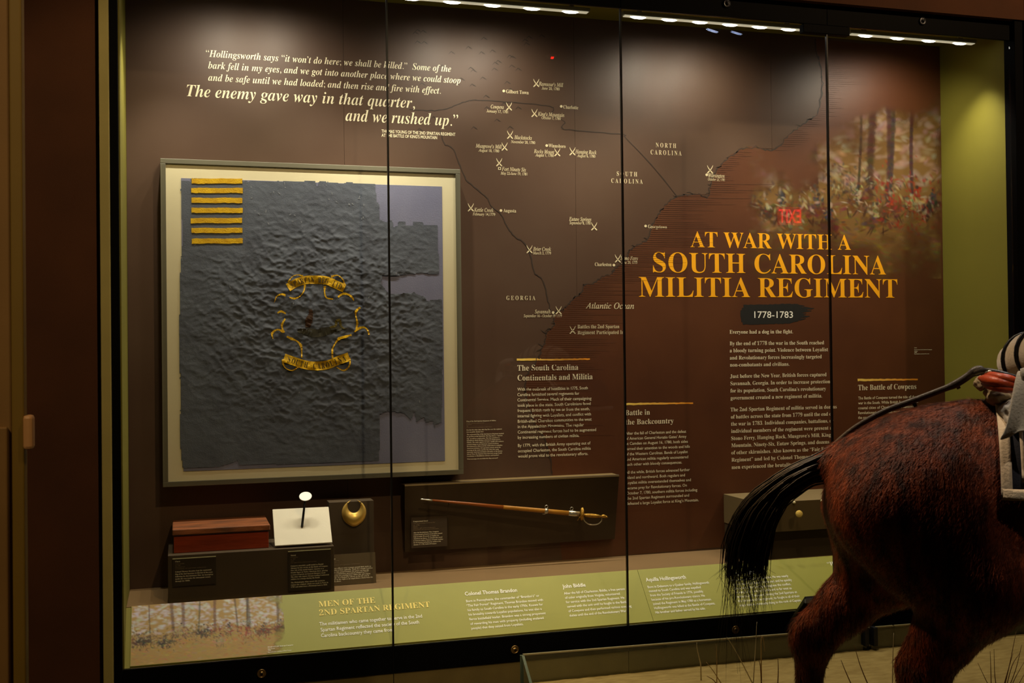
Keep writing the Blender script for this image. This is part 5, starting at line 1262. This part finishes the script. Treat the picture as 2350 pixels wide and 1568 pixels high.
# coat tail hanging over the saddle cloth
ct = empty('draped_coat', tuple(HW(.42, -.3, 1.2)), 'off-white coat tail hanging over the side of the saddle cloth', 'coat')
rows = [((2334, 852), (2395, 848)), ((2326, 890), (2400, 890)), ((2318, 930), (2405, 930)), ((2311, 965), (2410, 965)), ((2303, 990), (2412, 990)), ((2289, 1011), (2412, 1006))]
V_, nc = [], 12
for i, (pa, pb) in enumerate(rows):
    for j in range(nc + 1):
        tt = j / nc; x = pa[0] + (pb[0] - pa[0]) * tt; y = pa[1] + (pb[1] - pa[1]) * tt
        if i == len(rows) - 1: y -= 16 * min(1, tt * 2.4)
        V_.append(HW(*HL(x, y, -.315 - .012 * math.sin(tt * 9 + i * .5) * min(1, i * .4) + .02 * (i == 0))))
o = mesh('coat_skirt', V_, [(i * (nc + 1) + j, i * (nc + 1) + j + 1, (i + 1) * (nc + 1) + j + 1, (i + 1) * (nc + 1) + j) for i in range(len(rows) - 1) for j in range(nc)], M_white, ct, True)
sdv = o.modifiers.new('thick', 'SOLIDIFY'); sdv.thickness = .008; ss = o.modifiers.new('soft', 'SUBSURF'); ss.levels = 2; ss.render_levels = 2
v, f = tube(on_h([HL(2345, 862, -.30), HL(2400, 852, -.30), HL(2440, 850, -.28)]), [.02, .028, .03], 12); mesh('coat_fold', v, f, M_white, ct, True)

# ================================================================== DRY GRASS STEMS
M_grass = [mat('straw_stem', (168, 138, 84), .7, var=.2, scale=40), mat('pale_straw', (190, 172, 132), .7, var=.2, scale=40), mat('brown_stem', (110, 74, 34), .7, var=.2, scale=40)]
STEMS = [([(1645, 1566), (1645, 1520), (1643, 1478)], 0), ([(1738, 1590), (1702, 1520), (1682, 1484), (1668, 1463)], 1), ([(1728, 1580), (1733, 1500), (1737, 1428)], 1),
         ([(1748, 1580), (1745, 1530), (1741, 1515)], 2), ([(1747, 1530), (1747, 1465), (1752, 1470), (1755, 1496)], 0), ([(1608, 1524), (1600, 1490), (1599, 1475)], 1),
         ([(1668, 1590), (1640, 1545), (1621, 1520)], 0), ([(1650, 1580), (1638, 1562), (1622, 1552)], 2), ([(1784, 1590), (1786, 1540), (1785, 1510)], 2),
         ([(2000, 1590), (1975, 1530), (1960, 1480)], 2), ([(1962, 1590), (1940, 1540), (1930, 1515)], 2), ([(2048, 1590), (2049, 1510), (2051, 1453)], 1),
         ([(2282, 1600), (2262, 1560), (2244, 1522)], 2), ([(2275, 1600), (2274, 1540), (2272, 1495)], 2),
         ([(2290, 1600), (2283, 1550), (2281, 1490)], 2), ([(2300, 1600), (2318, 1520), (2332, 1450)], 2), ([(2306, 1600), (2330, 1540), (2345, 1480)], 2),
         ([(2312, 1600), (2328, 1560), (2350, 1520)], 2), ([(2296, 1600), (2310, 1550), (2325, 1500)], 2), ([(2316, 1600), (2335, 1575), (2352, 1545)], 2), ([(2304, 1600), (2322, 1530), (2340, 1500)], 2)]
wheres = ['left of the horse', 'between the hind legs', 'in the dark tuft at right']
stems = {}
for i, (pts, k) in enumerate(STEMS):
    xb, yb = pts[0]; depth = onZ(xb, max(yb, 1556), .10)[1]
    wh = wheres[0] if xb < 1800 else (wheres[1] if xb < 2100 else wheres[2])
    W3 = [onY(x, y, depth) for x, y in pts]
    W3 = list(smooth_path(W3, 9)); g0 = W3[0].copy(); gzs = sand_z(g0[0], g0[1]) - .01
    if g0[2] > gzs: W3.insert(0, np.array([g0[0] - (W3[1][0] - g0[0]) * .3, g0[1], gzs]))
    else: W3 = [p if p[2] > gzs else np.array([p[0], p[1], gzs + j * .001]) for j, p in enumerate(W3)]
    v, f = tube(W3, np.linspace(.0032, .0011, len(W3)) * (1.0 if xb < 2100 else .8), 5)
    o = mesh('dry_grass_stem', v, f, M_grass[k], None, True)
    tag(o, None, 'grass', 'dry grass stems ' + wh); stems.setdefault(wh, []).append((xb, o))
ORD = ['first', 'second', 'third', 'fourth', 'fifth', 'sixth', 'seventh', 'eighth', 'ninth', 'tenth', 'eleventh']
for wh, L_ in stems.items():
    for k, (xb, o) in enumerate(sorted(L_, key=lambda q: q[0])):
        o['label'] = 'dry grass stem ' + wh + ', ' + ORD[k] + ' from the left'

# ================================================================== HALL LIGHTS, SOME ADDED (behind and above the viewer)
M_lampb = mat('black_lamp_metal', (18, 18, 18), .4, .4, var=.1, scale=20)
def track_lamp(loc, target, power, color, angle, label, lensc, estr):
    e = empty('track_lamp', loc, label, 'lamp', 'ceiling track lamps')
    L_ = Vector(loc); d_ = (Vector(target) - L_).normalized()
    prof_ = [(.030, -.13), (.042, -.12), (.050, 0), (.055, .01), (.050, .012)]
    lathe('lamp_can', prof_, L_, d_, M_lampb, e)
    lathe('lamp_lens', [(.042, .0125), (.036, .017), (.01, .019)], L_, d_, mat('lamp_lens_' + lensc[0], lensc[1], .3, emit=lensc[1], estr=estr), e)
    v_, f_ = tube([L_ - d_ * .06, L_ + Vector((0, 0, .12)), Vector((L_.x, L_.y, 5.2))], .010, 8); mesh('lamp_arm', v_, f_, M_lampb, e)
    spot_lamp('track_light', tuple(L_ + d_ * .06), target, power, color, angle, .5, .05, e)
track_lamp((3.63, -2.40, 3.895), tuple(HW(.9, 0, 1.3)), 60, (1.0, .90, .84), 40, 'left of two cool track lamps above the horse', ('cool', (200, 215, 255)), 30)
track_lamp((3.82, -2.40, 3.893), tuple(HW(1.3, 0, 1.0)), 60, (1.0, .90, .84), 46, 'right of two cool track lamps above the horse', ('cool', (200, 215, 255)), 30)
track_lamp((-.6, -1.2, 4.9), tuple(HW(-.28, .12, .72)), 420, (1.0, .56, .22), 15, 'orange track lamp high to the left of the case', ('warm', (255, 190, 110)), 10)  # added lamp, source unseen, puts the orange rim on the hock
track_lamp((1.15, -2.15, 5.0), tuple(HW(.05, -.05, 1.35)), 480, (1.0, .76, .52), 15, 'warm track lamp above the tail of the horse', ('warm', (255, 190, 110)), 10)
track_lamp((1.9, -5.0, 5.0), tuple(HW(.56, -.2, 1.42)), 260, (1.0, .86, .70), 10, 'narrow warm track lamp aimed at the saddle', ('warm', (255, 190, 110)), 10)
track_lamp((2.6, -1.9, 5.0), (2.75, -1.75, .1), 120, (1.0, .80, .48), 52, 'warm track lamp above the sandy base', ('warm', (255, 190, 110)), 10)
track_lamp((-2.2, -6.6, 4.8), (-.62, -3.0, 1.4), 300, (1.0, .74, .40), 36, 'warm track lamp behind the viewer, lighting the door', ('warm', (255, 190, 110)), 10)  # unseen fill light added to brighten the dark door leaf
track_lamp((5.6, -3.2, 5.0), (4.4, -.7, 3.9), 170, (1.0, .68, .36), 80, 'warm track lamp high to the right of the case', ('warm', (255, 190, 110)), 10)  # added fill with no visible source, lifts the wall above the case
track_lamp((1.3, -4.0, 5.0), (-.15, -.7, .9), 240, (1.0, .74, .40), 56, 'warm track lamp lighting the left end of the case', ('warm', (255, 190, 110)), 10)  # extra unseen lamp put in to brighten the olive trim and kick panels
# lit exit sign on the rear side of the hall, mirrored in the case glass
ex = empty('exit_sign', (7.79, -8.4, 3.28), 'red lit exit sign hanging from the hall ceiling', 'sign')
box('sign_box', 7.60, 7.99, -8.44, -8.41, 3.27, 3.53, M_lampb, ex, bevel=.004)
PE = Plane((7.96, -8.408, 3.31), (-1, 0, 0), (0, 0, 1))
v, f = _TXT[('EXIT', 'sansbold')]; k = .33 / (v[:, 0].max() - v[:, 0].min()); q_ = np.column_stack([(v[:, 0] - v[:, 0].min()) * k, v[:, 1] * .18 / CAP['sansbold']])
mesh('exit_lettering', PE.at(q_, .003), f, mat('red_sign_letters', (255, 20, 24), .4, emit=(255, 16, 30), estr=16), ex)
box('sign_face', 7.61, 7.98, -8.41, -8.407, 3.28, 3.52, mat('red_sign_face', (120, 8, 8), .4, emit=(255, 10, 20), estr=2.6), ex)
for k in (7.66, 7.93): box('hanger', k - .006, k + .006, -8.43, -8.42, 3.53, 5.2, M_lampb, ex)
sdt = empty('smoke_detector', (4.32, -7.96, 5.2), 'white ceiling smoke detector with a red indicator light', 'smoke detector')
lathe('detector_body', [(.06, 0), (.06, .02), (.045, .035), (.01, .037)], (4.32, -7.96, 5.199), (0, 0, -1), mat('white_plastic', (200, 200, 195), .5, var=.05, scale=20), sdt)
lathe('indicator_light', [(.020, 0), (.016, .012), (.004, .018)], (4.32, -7.92, 5.162), (0, 0, -1), mat('red_indicator', (255, 30, 20), .3, emit=(255, 24, 14), estr=40), sdt, seg=14)
